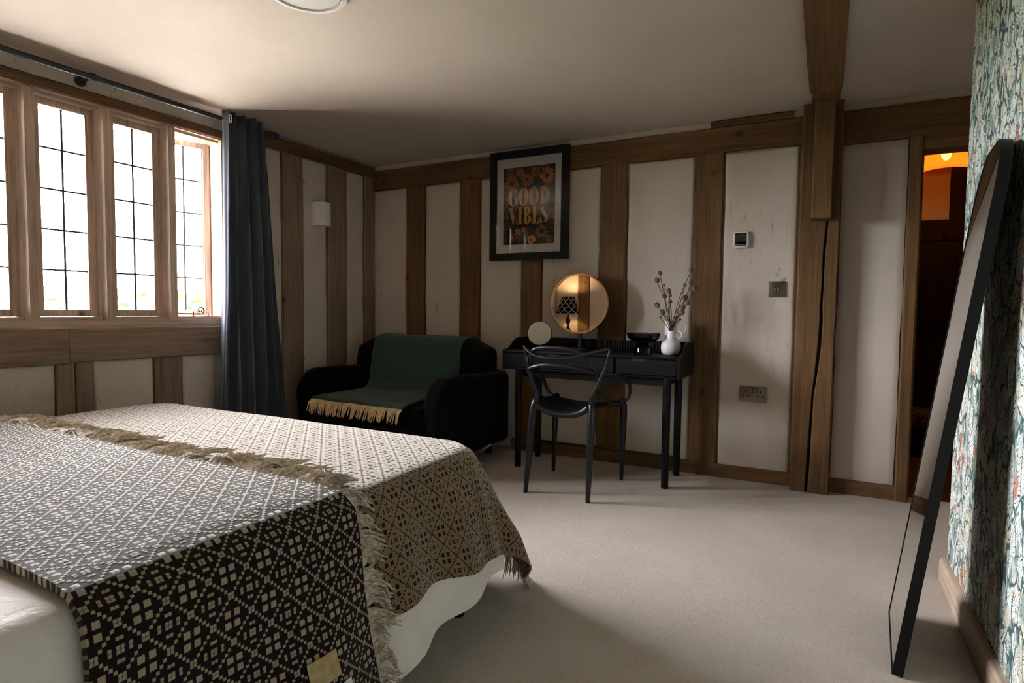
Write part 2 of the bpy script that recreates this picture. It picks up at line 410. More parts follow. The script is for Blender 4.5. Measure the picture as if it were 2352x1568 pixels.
        if s.uv:
            ul = me.uv_layers.new(name='UVMap'); li = [0] * len(me.loops); me.loops.foreach_get('vertex_index', li)
            fl = []
            for i in li: fl += s.uv[i]
            ul.data.foreach_set('uv', fl)
        me.update()
        o = bpy.data.objects.new(name, me); col.objects.link(o); o.parent = parent
        return o
def thing(name, loc, label, cat, group=None, kind=None):
    o = bpy.data.objects.new(name, None); col.objects.link(o); o.location = loc; o.empty_display_size = .05
    return props(o, label, cat, group, kind)
def struct(o, label): return props(o, label, kind='structure')
def rebase(o):
    """move a top-level mesh's origin to the middle of its base"""
    me = o.data; n = len(me.vertices); xs = [v.co.copy() for v in me.vertices]
    c = Vector(((min(p.x for p in xs) + max(p.x for p in xs)) / 2, (min(p.y for p in xs) + max(p.y for p in xs)) / 2, min(p.z for p in xs)))
    me.transform(Matrix.Translation(-c)); o.location = c; return o
def nz(x, y, z=0): return noise.noise(Vector((x, y, z)))

def timber(name, axis, a0, a1, b0, b1, c0, c1, parent, mat='oak', jit=.004, ch=.006, cut=1, seg=None, lab=None):
    """hewn timber: chamfered section lofted along axis with slightly wandering arrises. b,c = other axes in order"""
    mb = MB(); n = seg or max(4, int((a1 - a0) / .12)); vs = []
    sd = R.random() * 90
    for i in range(n + 1):
        a = a0 + (a1 - a0) * i / n
        q = [jit * 1.6 * nz(a * 3.1, sd + k * 7.7) for k in range(4)]
        B0, B1, C0, C1 = b0 + q[0], b1 + q[1], c0 + q[2] * .6, c1 + q[3] * .6
        sec = [(B0 + ch, C0), (B1 - ch, C0), (B1, C0 + ch), (B1, C1 - ch), (B1 - ch, C1), (B0 + ch, C1), (B0, C1 - ch), (B0, C0 + ch)]
        for p in sec: vs.append({0: (a, p[0], p[1]), 1: (p[0], a, p[1]), 2: (p[0], p[1], a)}[axis])
    fs = [(i * 8 + k, i * 8 + (k + 1) % 8, (i + 1) * 8 + (k + 1) % 8, (i + 1) * 8 + k) for i in range(n) for k in range(8)]
    fs += [tuple(range(8)), tuple(n * 8 + k for k in range(8))]
    mb.add(vs, fs); o = mb.build(name, mat + '_' + 'xyz'[axis], parent, smooth=30)
    if lab: o['label'] = lab
    return o
def panel(parent, put, u0, u1, z0, z1, bulge=.006, mat='wall_plaster', rim=.02, depth=.02):
    """hand-plastered infill panel with soft edges; put(u, out, z) -> world"""
    sd = R.random() * 50; mb = MB()
    nu, nv = max(8, int((u1 - u0) / .03)), max(8, int((z1 - z0) / .05))
    us = [u0, u0 + .004, u0 + rim * .5, u0 + rim] + [u0 + rim + (u1 - u0 - 2 * rim) * i / nu for i in range(1, nu)] + [u1 - rim, u1 - rim * .5, u1 - .004, u1]
    zs = [z0, z0 + .004, z0 + rim * .5, z0 + rim] + [z0 + rim + (z1 - z0 - 2 * rim) * i / nv for i in range(1, nv)] + [z1 - rim, z1 - rim * .5, z1 - .004, z1]
    vs = []
    for uu in us:
        for zz in zs:
            e = min(uu - u0, u1 - uu, zz - z0, z1 - zz) / rim
            pr = 0 if e <= 0 else (.55 if e < .3 else (.9 if e < .6 else 1.0))
            o = -depth * (1 - pr) + bulge * pr * (.4 + nz(uu * 4 + sd, zz * 2.3)) + .0015 * nz(uu * 22 + sd, zz * 13)
            ej = .006 * nz(zz * 5, sd) if uu - u0 < .01 or u1 - uu < .01 else 0
            vs.append(put(uu + ej, o, zz))
    nn = len(zs)
    mb.add(vs, [(i * nn + j, (i + 1) * nn + j, (i + 1) * nn + j + 1, i * nn + j + 1) for i in range(len(us) - 1) for j in range(nn - 1)])
    return mb.build('plaster_panel', mat, parent, smooth=60)

# ================================================================== SETTING
YBK = -2.6
o = struct(MB().box(XL - .2, 1.65, YBK - .1, 3.95, -.08, 0).build('floor', 'carpet', smooth=0), 'beige looped carpet over the whole bedroom floor')
ceil_o = struct(MB().box(XL - .2, 1.65, YBK - .1, 3.98, ZC, ZC + .1).build('ceiling', 'ceiling_paint', smooth=0), 'low off-white painted ceiling')

# ---- back wall
wb = struct(MB().box(XL - .2, .40, YB + .02, YB + .12, 0, 2.3).box(.40, 2.0, YB + .02, YB + .12, 1.93, 2.42).box(.95, 2.0, YB + .02, YB + .12, 0, 1.93).build('wall_back', 'smooth_wall_paint', smooth=0),
            'timber-framed back wall with white plaster between brown oak studs')
STUDS = [(-3.002, -2.829), (-2.492, -2.317), (-1.962, -1.805), (-1.364, -1.183), (-.745, -.577)]
BZ0, BZ1 = 2.003, 2.155
for a, c in STUDS: timber('stud', 2, 0, BZ0 + .01, a, c, YB - .012, YB + .05, wb, jit=.006)
timber('wall_plate', 0, XL, -.15, YB - .022, YB + .05, BZ0, BZ1, wb, jit=.006)
timber('wall_plate', 0, .05, .75, YB - .03, YB + .05, 1.972, 2.15, wb, jit=.004)
put_b = lambda u, d, z: (u, YB - d, z)
edges = [XL] + [v for s in STUDS for v in s] + [-.15]
for i in range(0, len(edges), 2): panel(wb, put_b, edges[i] + .004, edges[i + 1] - .007, .0, BZ0 - .002, .007)
panel(wb, put_b, XL, .75, BZ1, ZC + .01, .004, rim=.01)                    # plaster strip over the plate
panel(wb, put_b, .056, .372, 0, 1.974, .002, 'smooth_wall_paint', rim=.006)
timber('plate_offcut', 0, -.66, -.20, YB - .03, YB + .02, BZ1 - .002, ZC - .004, wb, jit=.008)
# cracked jowled post: two halves either side of a long open shake
crk = [(0, -.062), (.08, -.060), (.12, -.058), (.35, -.052), (.55, -.046), (.72, -.030), (.82, -.022), (1.0, -.016), (1.06, -.020), (1.2, -.016), (1.35, -.016), (1.55, -.004), (1.62, -.002), (1.75, 0), (2.0, 0)]
gw = lambda z: .0 if z > 1.68 else (.005 if z > 1.4 else (.0075 + .002 * sin(z * 9)))
mb = MB(); PY = 3.752
def half(side):
    vs, n = [], 0
    for z, x in crk + [(2.06, 0), (ZC + .01, 0)]:
        g = gw(z); xo = (-.146 + .004 * nz(z * 3, 1) if side < 0 else .050 + .003 * z + .003 * nz(z * 3, 5)); xi = x + side * g
        vs += [(xo, YB + .05, z), (xo, PY + .006, z), (xo - side * .006, PY, z), (xi + side * .003, PY + .001, z), (xi, PY + .004, z), (x + side * g * .3, PY + .05, z), (x + side * g * .3, YB + .05, z)]; n += 1
    fs = [(i * 7 + k, i * 7 + (k + 1) % 7, (i + 1) * 7 + (k + 1) % 7, (i + 1) * 7 + k) for i in range(n - 1) for k in range(7)]
    fs += [tuple(range(7)), tuple((n - 1) * 7 + k for k in range(7))]
    mb.add(vs, fs)
half(-1); half(1)
mb.build('post', 'oak_z', wb, smooth=30)
timber('post_cleat', 2, 1.545, ZC - .012, -.086, .012, 3.64, PY + .004, wb, jit=.003)
# ---- ceiling beam (part of the ceiling)
timber('beam', 1, YBK, 3.43, -.110, .040, 2.145, ZC + .02, ceil_o, jit=.0015)
timber('beam_end', 1, 3.43, 3.80, -.100, .034, 2.165, ZC + .02, ceil_o, jit=.003)
# ---- skirtings
def skirting(name, poly_fn, label):
    o = poly_fn().build(name, 'oak_x' if 'back' in name else 'oak_y', None, smooth=30); return struct(o, label)
prof = [(0, 0), (.02, 0), (.02, .066), (.013, .078), (0, .08)]
skirting('baseboard_back', lambda: MB().prism([(YB - p[0] - .004, p[1]) for p in prof], 0, -2.02, -.147).prism([(YB - p[0] - .004, p[1]) for p in prof], 0, .056, .372), 'brown oak skirting board along the back wall')
skirting('baseboard_right', lambda: MB().prism([(XW - p[0] * 1.1, p[1] * 1.15) for p in prof], 1, YBK, YE + .02), 'light oak skirting board at the foot of the papered wall')
bpy.data.objects['baseboard_right'].data.materials[0] = MATS['light_oak_y']

# ---- left (window) wall
GX = -3.44                                    # plane of the glazing
WY0, WY1, WZ0, WZ1 = .69, 2.47, .905, 2.062
mb = MB()
for y0, y1, z0, z1 in ((YF0 - .1, WY0, 0, 2.3), (WY1, YB + .12, 0, 2.3), (WY0, WY1, 0, WZ0), (WY0, WY1, WZ1, 2.3)): mb.box(XL - .2, XL - .02, y0, y1, z0, z1)
wl = struct(mb.build('wall_left', 'smooth_wall_paint', smooth=0), 'timber-framed window wall with oak rail and white plaster')
put_l = lambda u, d, z: (XL + d, u, z)
LST = [(2.913, 3.092), (3.334, 3.532), (3.737, YB + .02)]
for a, c in LST: timber('stud', 2, 0, 2.11, XL - .05, XL + .014, a, c, wl, mat='flare_oak', jit=.005)
le = [2.475, 2.913, 3.092, 3.334, 3.532, 3.737]
for i in range(0, 6, 2): panel(wl, put_l, le[i] + .003, le[i + 1] - .003, 0, 2.105, .006)
timber('wall_plate', 1, 2.47, YB - .02, XL - .04, XL + .035, 2.098, 2.178, wl, jit=.005)
timber('wall_plate', 1, YF0, 2.47, XL - .04, XL + .016, 2.062, 2.112, wl, jit=.003)
panel(wl, put_l, YF0, YB, 2.112, ZC + .01, .002, rim=.008)
timber('window_rail', 1, 1.575, 2.52, XL - .05, XL + .024, .737, .907, wl, mat='flare_oak', jit=.004)
timber('window_rail', 1, YF0, 1.572, XL - .05, XL + .024, .735, .907, wl, mat='flare_oak', jit=.004)
LOW = [(-.35, -.19), (.20, .36), (.86, 1.02), (1.522, 1.604), (1.609, 1.692), (2.009, 2.174), (2.50, 2.60)]
for a, c in LOW: timber('lower_stud', 2, 0, .745, XL - .05, XL + .006, a, c, wl, mat='flare_oak', jit=.004)
lo = [YF0, -.35, -.19, .20, .36, .86, 1.02, 1.522, 1.692, 2.009, 2.174, 2.40]
for i in range(0, len(lo), 2): panel(wl, put_l, lo[i] + .004, lo[i + 1] - .004, 0, .742, .008)
panel(wl, put_l, YF0, WY0 - .02, .9, 2.07, .006)

# ---- window_1: five leaded lights in an oak frame
win = thing('window_1', (XL, (WY0 + WY1) / 2, WZ0), 'oak mullioned window of leaded casements on the left wall', None, kind='structure')
mb = MB()
FX0 = -3.475
mb.box(FX0, XL, WY0, WY1, WZ0, .952)                                        # bottom rail of the frame
mb.box(FX0, XL - .030, WY0, WY1, .952, .968)
mb.box(FX0, XL, WY0, WY1, 2.056, WZ1 + .02); mb.box(FX0, XL - .03, WY0, WY1, 2.042, 2.056)
fr = mb.build('frame', 'light_oak_y', win, smooth=0)
PITCH_Y = .345
MUL = [2.134 - PITCH_Y * k for k in range(0, 4)]
def mullion(yc, w, name='mullion'):
    h = w / 2
    poly = [(FX0, yc - h - .012), (FX0, yc + h + .012), (-3.405, yc + h + .012), (XL - .018, yc + h), (XL, yc + h - .004), (XL, yc - h + .004), (XL - .018, yc - h), (-3.405, yc - h - .012)]
    return MB().prism(poly, 2, .952, 2.06).build(name, 'light_oak_z', win, smooth=0)
for y in MUL: mullion(y, .048)
MB().box(FX0, XL, 2.450, WY1 + .012, .952, 2.06).build('jamb', 'light_oak_z', win, smooth=0)
MB().box(FX0, XL, WY0 - .012, .728, .952, 2.06).build('jamb', 'light_oak_z', win, smooth=0)
ys = [2.450 + .024] + MUL + [.728 - .024]
for k in range(5):
    y1, y0 = ys[k] - .024 - .004, ys[k + 1] + .024 + .004
    z0, z1 = .970, 2.040; st = .034
    rot = None
    if k == 0:                                                             # the light by the curtain stands open
        hinge = Vector((-3.475, y1, 0)); rot = Matrix.Translation(hinge) @ Matrix.Rotation(radians(-17), 4, 'Z') @ Matrix.Translation(-hinge)
    xa, xb = (-3.46, -3.415)
    if k == 0: xa, xb = (-3.50, -3.455)
    gx = (xa + xb) / 2
    mb = MB()
    mb.box(xa, xb, y0, y0 + st, z0, z1).box(xa, xb, y1 - st, y1, z0, z1).box(xa, xb, y0 + st, y1 - st, z0, z0 + st).box(xa, xb, y0 + st, y1 - st, z1 - st, z1)
    for q in (0, 1):                                                       # glazing bead
        pass
    bd = .008
    mb.box(xb - .016, xb - .008, y0 + st, y0 + st + bd, z0 + st, z1 - st).box(xb - .016, xb - .008, y1 - st - bd, y1 - st, z0 + st, z1 - st)
    cs = mb.build('casement', 'light_oak_z', win, smooth=0, rot=rot)
    g0, g1, h0, h1 = y0 + st, y1 - st, z0 + st, z1 - st
    yc = (g0 + g1) / 2
    zr = [h0 + (h1 - h0) * j / 5 for j in range(6)]
    for j in range(5):
        for (p0, p1) in ((g0, yc), (yc, g1)):
            MB().box(gx - .0015, gx + .0015, p0 + .001, p1 - .001, zr[j] + .001, zr[j + 1] - .001).build('pane', 'window_glass', cs, smooth=0, rot=rot)
    MB().box(gx - .004, gx + .004, yc - .005, yc + .005, h0, h1).build('lead_came', 'lead', cs, smooth=0, rot=rot)
    for j in range(1, 5):
        MB().box(gx - .0035, gx + .0035, g0, g1, zr[j] - .0045, zr[j] + .0045).build('lead_came', 'lead', cs, smooth=0, rot=rot)
    if k == 0:                                                             # curly casement stay and its pegs
        sp_ = [( -3.395, 2.165 + .155 * t, .985 - .004 * t) for t in (0, .3, .6, .9, 1)]
        for a in range(0, 22):
            an = -pi / 2 + a * .42; r_ = .024 * (1 - a / 27)
            sp_.append((-3.395, 2.325 + r_ * cos(an), .981 + .024 + r_ * sin(an)))
        MB().tube(sp_, .0035, 6, flat=1.4).build('casement_stay', 'old_iron', win)
        for yy in (2.276, 2.372):
            MB().lathe([(.012, 0), (.012, .003), (.004, .005), (.0035, .022), (.006, .026), (.003, .030)], (-3.392, yy, .968), 12).build('stay_peg', 'old_iron', win)

# ---- papered wall, passage and the wall behind the camera
struct(MB().box(XW, XW + .12, YBK - .1, YE, 0, ZC + .02).build('wall_right', 'floral_wallpaper', smooth=0), 'wall covered in teal and cream leafy wallpaper on the right')
wf = struct(MB().box(XL - .2, -.80, YF0 - .1, YF0 - .02, 0, 2.3).box(-.90, -.80, YBK - .1, YF0 - .1, 0, 2.3).box(-.90, .6, YBK - .1, YBK, 0, 2.3).build('wall_front', 'smooth_wall_paint', smooth=0), 'plaster wall with oak studs behind the bed head')
put_f = lambda u, d, z: (u, YF0 + d, z)
FST = [(-3.00, -2.84), (-2.2, -2.04), (-1.55, -1.39), (-.95, -.79)]
for a, c in FST: timber('stud', 2, 0, ZC - .12, a, c, YF0 - .05, YF0 + .012, wf, jit=.004)
timber('wall_plate', 0, XL, -.79, YF0 - .05, YF0 + .02, ZC - .13, ZC + .01, wf)
fe = [XL] + [v for s in FST for v in s]
for i in range(0, len(fe) - 1, 2): panel(wf, put_f, fe[i] + .003, fe[i + 1] - .003, 0, ZC - .125, .005)
struct(MB().box(1.55, 1.65, 1.9, YB + .12, 0, 2.3).box(XW + .12, 1.65, 1.9, 2.0, 0, 2.3).build('wall_passage', 'smooth_wall_paint', smooth=0), 'plain white wall of the passage behind the papered wall')

# ---- doorway and hall beyond
dr = thing('door_1', (.65, YB, 0), 'dark oak door frame opening to the hallway', None, kind='structure')
timber('jamb', 2, 0, 1.975, .372, .432, YB - .03, YB + .15, dr, jit=.002)
timber('jamb', 2, 0, 1.975, .93, .99, YB - .03, YB + .15, dr, jit=.002)
timber('lintel', 0, .432, .93, YB - .02, YB + .15, 1.905, 1.98, dr, jit=.002)
MB().box(.432, .446, YB + .05, YB + .11, 0, 1.905).build('door_stop', 'oak_z', dr, smooth=0)
HY = 5.45
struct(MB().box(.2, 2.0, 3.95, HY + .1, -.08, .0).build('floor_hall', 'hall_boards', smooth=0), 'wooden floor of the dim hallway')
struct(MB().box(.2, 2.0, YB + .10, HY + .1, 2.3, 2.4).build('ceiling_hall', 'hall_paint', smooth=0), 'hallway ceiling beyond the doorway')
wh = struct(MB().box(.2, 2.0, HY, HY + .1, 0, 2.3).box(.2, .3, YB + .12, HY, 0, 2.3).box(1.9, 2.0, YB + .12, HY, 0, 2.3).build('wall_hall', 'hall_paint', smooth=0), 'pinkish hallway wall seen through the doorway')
timber('hall_stud', 2, 1.72, 2.3, .79, .95, HY - .03, HY + .02, wh); timber('hall_rail', 0, .3, 1.9, HY - .03, HY + .02, 1.58, 1.735, wh)
bpy.data.objects['hall_stud'].data.materials[0] = MATS['dark_door_wood']; bpy.data.objects['hall_rail'].data.materials[0] = MATS['dark_door_wood']
d2 = thing('door_2', (.85, HY, 0), 'dark panelled door at the end of the hallway', None, kind='structure')
MB().box(.45, 1.3, HY - .03, HY - .002, .0, 1.575).build('door_leaf', 'dark_door_wood', d2, smooth=0)
for x0, x1, z0, z1 in ((.52, .84, .9, 1.48), (.92, 1.24, .9, 1.48), (.52, .84, .12, .78), (.92, 1.24, .12, .78)):
    MB().rbox(x0, x1, HY - .045, HY - .028, z0, z1, .007, 2).build('door_panel', 'dark_door_wood', d2)
MB().box(.885, .893 + .03, HY - .036, HY - .03, 1.02, 1.22).tube([(.90, HY - .04, 1.12), (.90, HY - .085, 1.12), (.83, HY - .09, 1.12)], .008, 8).build('door_handle', 'brass', d2)

# ================================================================== THINGS
# ---- bed, duvet, bedspread, throw
XR, YFt, RR, ZT, XLb = -1.10, 1.70, .10, .565, -2.80
DD = [0, .05, .10, .15, .2, .27, .36, .5, .7, 1.0]
DO = [0, .050, .086, .106, .122, .140, .162, .192, .245, .30]
DQ = [0, .003, .030, .074, .121, .188, .275, .411, .60, .89]
def lerp(x, xs, ys):
    for i in range(len(xs) - 1):
        if x <= xs[i + 1]:
            t = (x - xs[i]) / (xs[i + 1] - xs[i]); return ys[i] * (1 - t) + ys[i + 1] * t
    return ys[-1]
def drape(a, b, off=0.0, fl=.36, wob=1.0):
    qx = min(max(a, XLb + RR), XR - RR); qy = min(b, YFt - RR)
    dx, dy = a - qx, b - qy; Ln = hypot(dx, dy)
    dome = .006 * nz(a * 2.1, b * 2.1, 3)
    if Ln <= RR: return (a, b, ZT + off + dome)
    nx, ny = dx / Ln, dy / Ln; d = Ln - RR; c = 2 * abs(nx * ny); k = min(1, d / .4)
    tang = (b if abs(nx) > abs(ny) else a)
    w = wob * k * k * (.016 * sin(tang * 17 + 1.3 * sin(tang * 5)) + .02 * c * sin(math.atan2(ny, nx) * 14))
    o_ = lerp(d, DD, DO) * (1 + fl * c * k) + off * min(1, d / .1) + w
    z = ZT + off * max(0, 1 - d / .25) + dome * max(0, 1 - d / .1) - lerp(d, DD, DQ)
    return (qx + nx * (RR + o_), qy + ny * (RR + o_), max(z, .012 + abs(off)))
def cloth(name, mat, a0, a1, b0, b1, off, step, parent=None, thick=.006, hem=None, relief=None, uvrot=False, sub=0):
    na, nb = int((a1 - a0) / step), int((b1 - b0) / step); mb = MB(); uv = []
    vs = []
    for i in range(na + 1):
        for j in range(nb + 1):
            a = a0 + (a1 - a0) * i / na; b = b0 + (b1 - b0) * j / nb
            aa, bb = (hem(a, b) if hem else (a, b))
            h = relief(a, b) if relief else 0
            vs.append(drape(aa, bb, off + h)); uv.append((a, b))
    fs = [(i * (nb + 1) + j, (i + 1) * (nb + 1) + j, (i + 1) * (nb + 1) + j + 1, i * (nb + 1) + j + 1) for i in range(na) for j in range(nb)]
    # folded edge: a skirt of quads down by the cloth's thickness
    ring = [i * (nb + 1) for i in range(na + 1)] + [na * (nb + 1) + j for j in range(1, nb + 1)] + [i * (nb + 1) + nb for i in range(na - 1, -1, -1)] + [j for j in range(nb - 1, 0, -1)]
    k = len(vs)
    for r_ in ring:
        p = vs[r_]; a, b = uv[r_]; q = drape(*(hem(a, b) if hem else (a, b)), off - thick); vs.append(q); uv.append((a, b))
    n = len(ring)
    fs += [(ring[i], k + i, k + (i + 1) % n, ring[(i + 1) % n]) for i in range(n)]
    mb.add(vs, fs); mb.uv = uv
    return mb.build(name, mat, parent, smooth=70, fix=False)

bed = thing('bed', (-1.95, .65, 0), 'double bed under a patterned bedspread beside the window', 'bed')
MB().rbox(-2.74, -1.02, -.58, 1.72, .10, .26, .02).build('base', 'black_velvet', bed)
MB().rbox(-2.76, -1.10, -.58, 1.70, .26, .535, .06, 4).build('mattress', 'white_linen', bed)
for x in (-2.66, -1.06):
    for y in (-.45, 1.64): MB().lathe([(.022, 0), (.028, .1)], (x, y, 0), 12).build('leg', 'black_wood_z', bed)

def sheet_hem(a, b):
    # lower edge lifts a little towards the foot corner; sheet stays folded under at the foot
    if a > XR + .2: a = a - .10 * max(0, (a - XR - .2) / .35) * max(0, min(1, (b - 1.15) / .5)) + .02 * sin(b * 9)
    return a, b
duvet = cloth('duvet', 'white_linen', -3.16, XR + .57, -.12, 1.80, -.012, .03, hem=sheet_hem, thick=.01)
props(rebase(duvet), 'plain white linen duvet cover showing below and beside the bedspread', 'duvet')

def spread_hem(a, b):
    if a > XR + .15: a += (.012 * sin(b * 13) + .02 * sin(b * 4.1 + 1)) * (a - XR - .15) / .25
    return a, b
spread = thing('bedspread', (-1.9, 1.2, .5), 'tan and dark brown woven tapestry bedspread over the foot of the bed', 'bedspread')
cloth('cover', 'bedspread_weave', -3.12, XR + .40, .62, YFt + .44, 0.0, .02, spread, hem=spread_hem)
def fringe(name, mat, parent, nlock, base, direction, length, r=.0026, per=9, fan=.6, wave=.006, lift=.02, floor_fn=None, width=None, seed=5):
    """locks of wavy yarn; every lock leans its own way"""
    mb = MB(); rr = random.Random(seed)
    for i in range(nlock):
        tc_ = (i + .5 + rr.uniform(-.3, .3)) / nlock; d0 = Vector(direction(min(max(tc_, 0), 1))).normalized()
        nrm = Vector((0, 0, 1)) if abs(d0.z) < .5 else Vector((1, 0, .15))
        side = d0.cross(nrm).normalized(); up_l = side.cross(d0).normalized()
        lean = rr.uniform(-fan, fan); L0 = (length(tc_) if callable(length) else length) * rr.uniform(.8, 1.2); ph = rr.random() * 6; lf = lift * rr.uniform(.2, 1.3)
        for k in range(per):
            t = min(max((i + (k + rr.random()) / per) / nlock, 0), 1); p = Vector(base(t)); ln = L0 * rr.uniform(.75, 1.15)
            own = lean + rr.gauss(0, .10); tip = rr.gauss(0, .006); S = 8; pts = []
            for q_ in range(S):
                f = q_ / (S - 1)
                q = p + d0 * (ln * f * cos(own)) + side * (ln * sin(own) * f ** 1.3 + wave * sin(f * 7 + ph + .5 * rr.random()) * f + tip * f) + up_l * (lf * sin(pi * min(1, f * 1.2)) * (.6 + .4 * rr.random()))
                if floor_fn: q.z = max(q.z, floor_fn(q) + .003)
                q.z = max(q.z, .006); pts.append(q)
            mb.tube(pts, [r] * (S - 2) + [r * .85, r * .4], 4)
    o = mb.build(name, mat, parent, smooth=80, fix=False); o['kind'] = 'stuff'; return o
def hemdir(a, b, da, db):
    p = Vector(drape(*spread_hem(a, b))); q = Vector(drape(*spread_hem(a - da, b - db))); return p - q
fringe('fringe', 'fringe_yarn', spread, 80, lambda t: drape(*spread_hem(-2.9 + (XR + .40 + 2.9) * t, YFt + .44)), lambda t: hemdir(-2.9 + (XR + .40 + 2.9) * t, YFt + .44, 0, .04), .10, r=.0022, fan=.25, lift=.006)

# the darker throw: relief of puffy pale stitches is modelled
TT = .078
def stitch_on(a, b):
    ax, ay = abs((a / TT) % 1 - .5) * 12, abs((b / TT) % 1 - .5) * 12
    cx, cy = floor(ax), floor(ay); s = cx + cy
    if abs(ax - 1.45) < .9 and abs(ay - 1.45) < .9: return 1
    return 1 if s in (5, 10) or (cx, cy) in ((3, 5), (5, 3)) else 0
def throw_relief(a, b):
    fx, fy = abs(((a / TT * 12) % 1) - .5), abs(((b / TT * 12) % 1) - .5)
    return .0018 * (1 - (2 * max(fx, fy)) ** 4) if stitch_on(a, b) else 0
TB0, TB1 = .50, 1.085
def throw_skew(a, b):
    e = (b - TB0) / (TB1 - TB0)
    side = max(0, a - XR)
    return a, b + .03 * nz(a * 3, 2) + side * (-.04 * e - .02) + .02 * (a + 2) * (1 - e) * -1
thr = thing('throw_blanket', (-1.7, .8, .5), 'dark woven throw with pale square motifs and shaggy fringe across the bed', 'blanket')
cloth('cover', 'throw_weave', -3.05, XR + .60, TB0, TB1, .016, TT / 24, thr, thick=.015, relief=throw_relief, hem=throw_skew)
def tpt(t): return -3.0 + (XR + .60 + 3.0) * t
def tbase(t): return drape(*throw_skew(tpt(t), TB1), .014)
def tdir(t):
    a = tpt(t); p = Vector(drape(*throw_skew(a, TB1 + .03), .013)); q = Vector(drape(*throw_skew(a, TB1), .013)); d = (p - q).normalized()
    d += Vector((.75, 0, 0)) * (1 if a < XR - .05 else .15) + Vector((0, 0, .02 if a < XR else -.45)); return d
def top_floor(q): return drape(q.x, q.y, .004)[2] if q.x < XR and q.y < YFt else -1
fringe('fringe', 'fringe_yarn', thr, 84, tbase, tdir, lambda t: .12 if tpt(t) < XR - .02 else .07, r=.0030, per=9, fan=.7, wave=.008, lift=.022, floor_fn=top_floor)
def side_patch(a0, a1, b0, b1, off):
    return MB().grid(lambda i, j: drape(*throw_skew(a0 + (a1 - a0) * i, b0 + (b1 - b0) * j), off), 6, 6)
side_patch(XR + .350, XR + .405, .875, .95, .024).build('label_patch', 'label_cloth', thr)['label'] = 'mustard woven maker label'
side_patch(XR + .425, XR + .47, .935, .975, .024).build('label_patch', 'paper_tag', thr)

# ---- sofa
SX0, SX1, SY0, SY1 = -3.2, -1.985, 2.83, 3.76
sofa = thing('snuggler_sofa', ((SX0 + SX1) / 2, 3.3, 0), 'small black velvet sofa with rounded arms in the corner', 'sofa')
MB().rbox(SX0 + .06, SX1 - .06, SY0 + .04, SY1 - .02, .09, .29, .03).build('base', 'black_velvet', sofa)
apoly = [(SY0 + .05, .09)] + [(SY0 + .04, .35)] + [(SY0 + .21 - .18 * cos(a), .43 + .18 * sin(a)) for a in [radians(d) for d in range(5, 91, 12)]] + [(SY1 - .05, .595), (SY1 - .01, .56), (SY1 - .01, .09)]
for x0 in (SX0, SX1 - .14):
    o = MB().prism(apoly, 0, x0, x0 + .14).build('arm', 'black_velvet', sofa); bv = o.modifiers.new('b', 'BEVEL'); bv.width = .045; bv.segments = 4; bv.limit_method = 'ANGLE'; bv.angle_limit = radians(50)
MB().rbox(SX0 + .135, SX1 - .135, SY0 - .0, SY1 - .3, .27, .425, .05, 4).build('seat_cushion', 'black_velvet', sofa)
MB().rbox(SX0 + .08, SX1 - .10, SY1 - .16, SY1 - .01, .2, .735, .04, 4).build('back', 'black_velvet', sofa)
def backc(u, v):
    a = 2 * pi * v
    cx = (abs(cos(a)) ** .35) * (1 if cos(a) > 0 else -1); sz = (abs(sin(a)) ** .35) * (1 if sin(a) > 0 else -1)
    z = .60 + sz * .205; y = 3.47 + cx * .105 + (z - .4) * .16
    return (SX0 + .07 + u * (SX1 - SX0 - .12), y, z - .05 * max(0, abs(2 * u - 1) - .8) ** 2 * 25 * (z > .6))
mb = MB(); mb.grid(backc, 10, 32)
for u in (0, 1): mb.add([backc(u, j / 32) for j in range(32)], [tuple(range(32))])
o = mb.build('back_cushion', 'black_velvet', sofa, smooth=60)
for x in (SX0 + .12, SX1 - .12):
    for y in (SY0 + .12, SY1 - .12): MB().lathe([(.025, 0), (.03, .1)], (x, y, 0), 12).build('foot', 'black_wood_z', sofa)
MB().add([(-2.02, 3.36, .085), (-1.985, 3.33, .085), (-1.94, 3.42, .125), (-1.975, 3.44, .122), (-2.02, 3.36, .083), (-1.985, 3.33, .083), (-1.94, 3.42, .123), (-1.975, 3.44, .12)], [(0, 1, 2, 3), (7, 6, 5, 4), (0, 4, 5, 1), (1, 5, 6, 2), (2, 6, 7, 3), (3, 7, 4, 0)]).build('care_tag', 'paper_tag', sofa, smooth=0)['label'] = 'small white care tag hanging under the sofa'

# green wool throw over the sofa
st = thing('sofa_throw', (-2.6, 3.2, .44), 'dark green wool throw with cream fringe draped over the black sofa', 'blanket')
path = [(3.72, .60), (3.71, .72), (3.68, .80), (3.62, .822), (3.55, .826), (3.47, .815), (3.425, .775), (3.41, .70), (3.395, .60), (3.375, .50), (3.35, .452), (3.31, .437), (3.2, .434), (3.05, .434), (2.93, .434), (2.86, .430), (2.835, .418)]
pl = [0]
for i in range(1, len(path)): pl.append(pl[-1] + hypot(path[i][0] - path[i - 1][0], path[i][1] - path[i - 1][1]))
def sthrow(u, v):
    s = v * pl[-1]; y = lerp(s, pl, [p[0] for p in path]); z = lerp(s, pl, [p[1] for p in path])
    e = max(0, (s - pl[9]) / (pl[-1] - pl[9]))                             # 0 on the back, 1 at the front edge
    xl_, xr_ = -2.97 * (1 - e) + -3.0 * e, -2.20 * (1 - e) + -2.22 * e - .05 * sin(pi * e)
    x = xl_ + (xr_ - xl_) * u
    return (x, y - .03 * e * u + .006 * nz(x * 6, s * 5), z + .004 * nz(x * 7, s * 6, 2) + .003)
mb = MB(); mb.grid(sthrow, 40, 60); o = mb.build('cover', 'green_wool', st, smooth=80); so = o.modifiers.new('s', 'SOLIDIFY'); so.thickness = .008; so.offset = 1
mb = MB(); rr = random.Random(3)
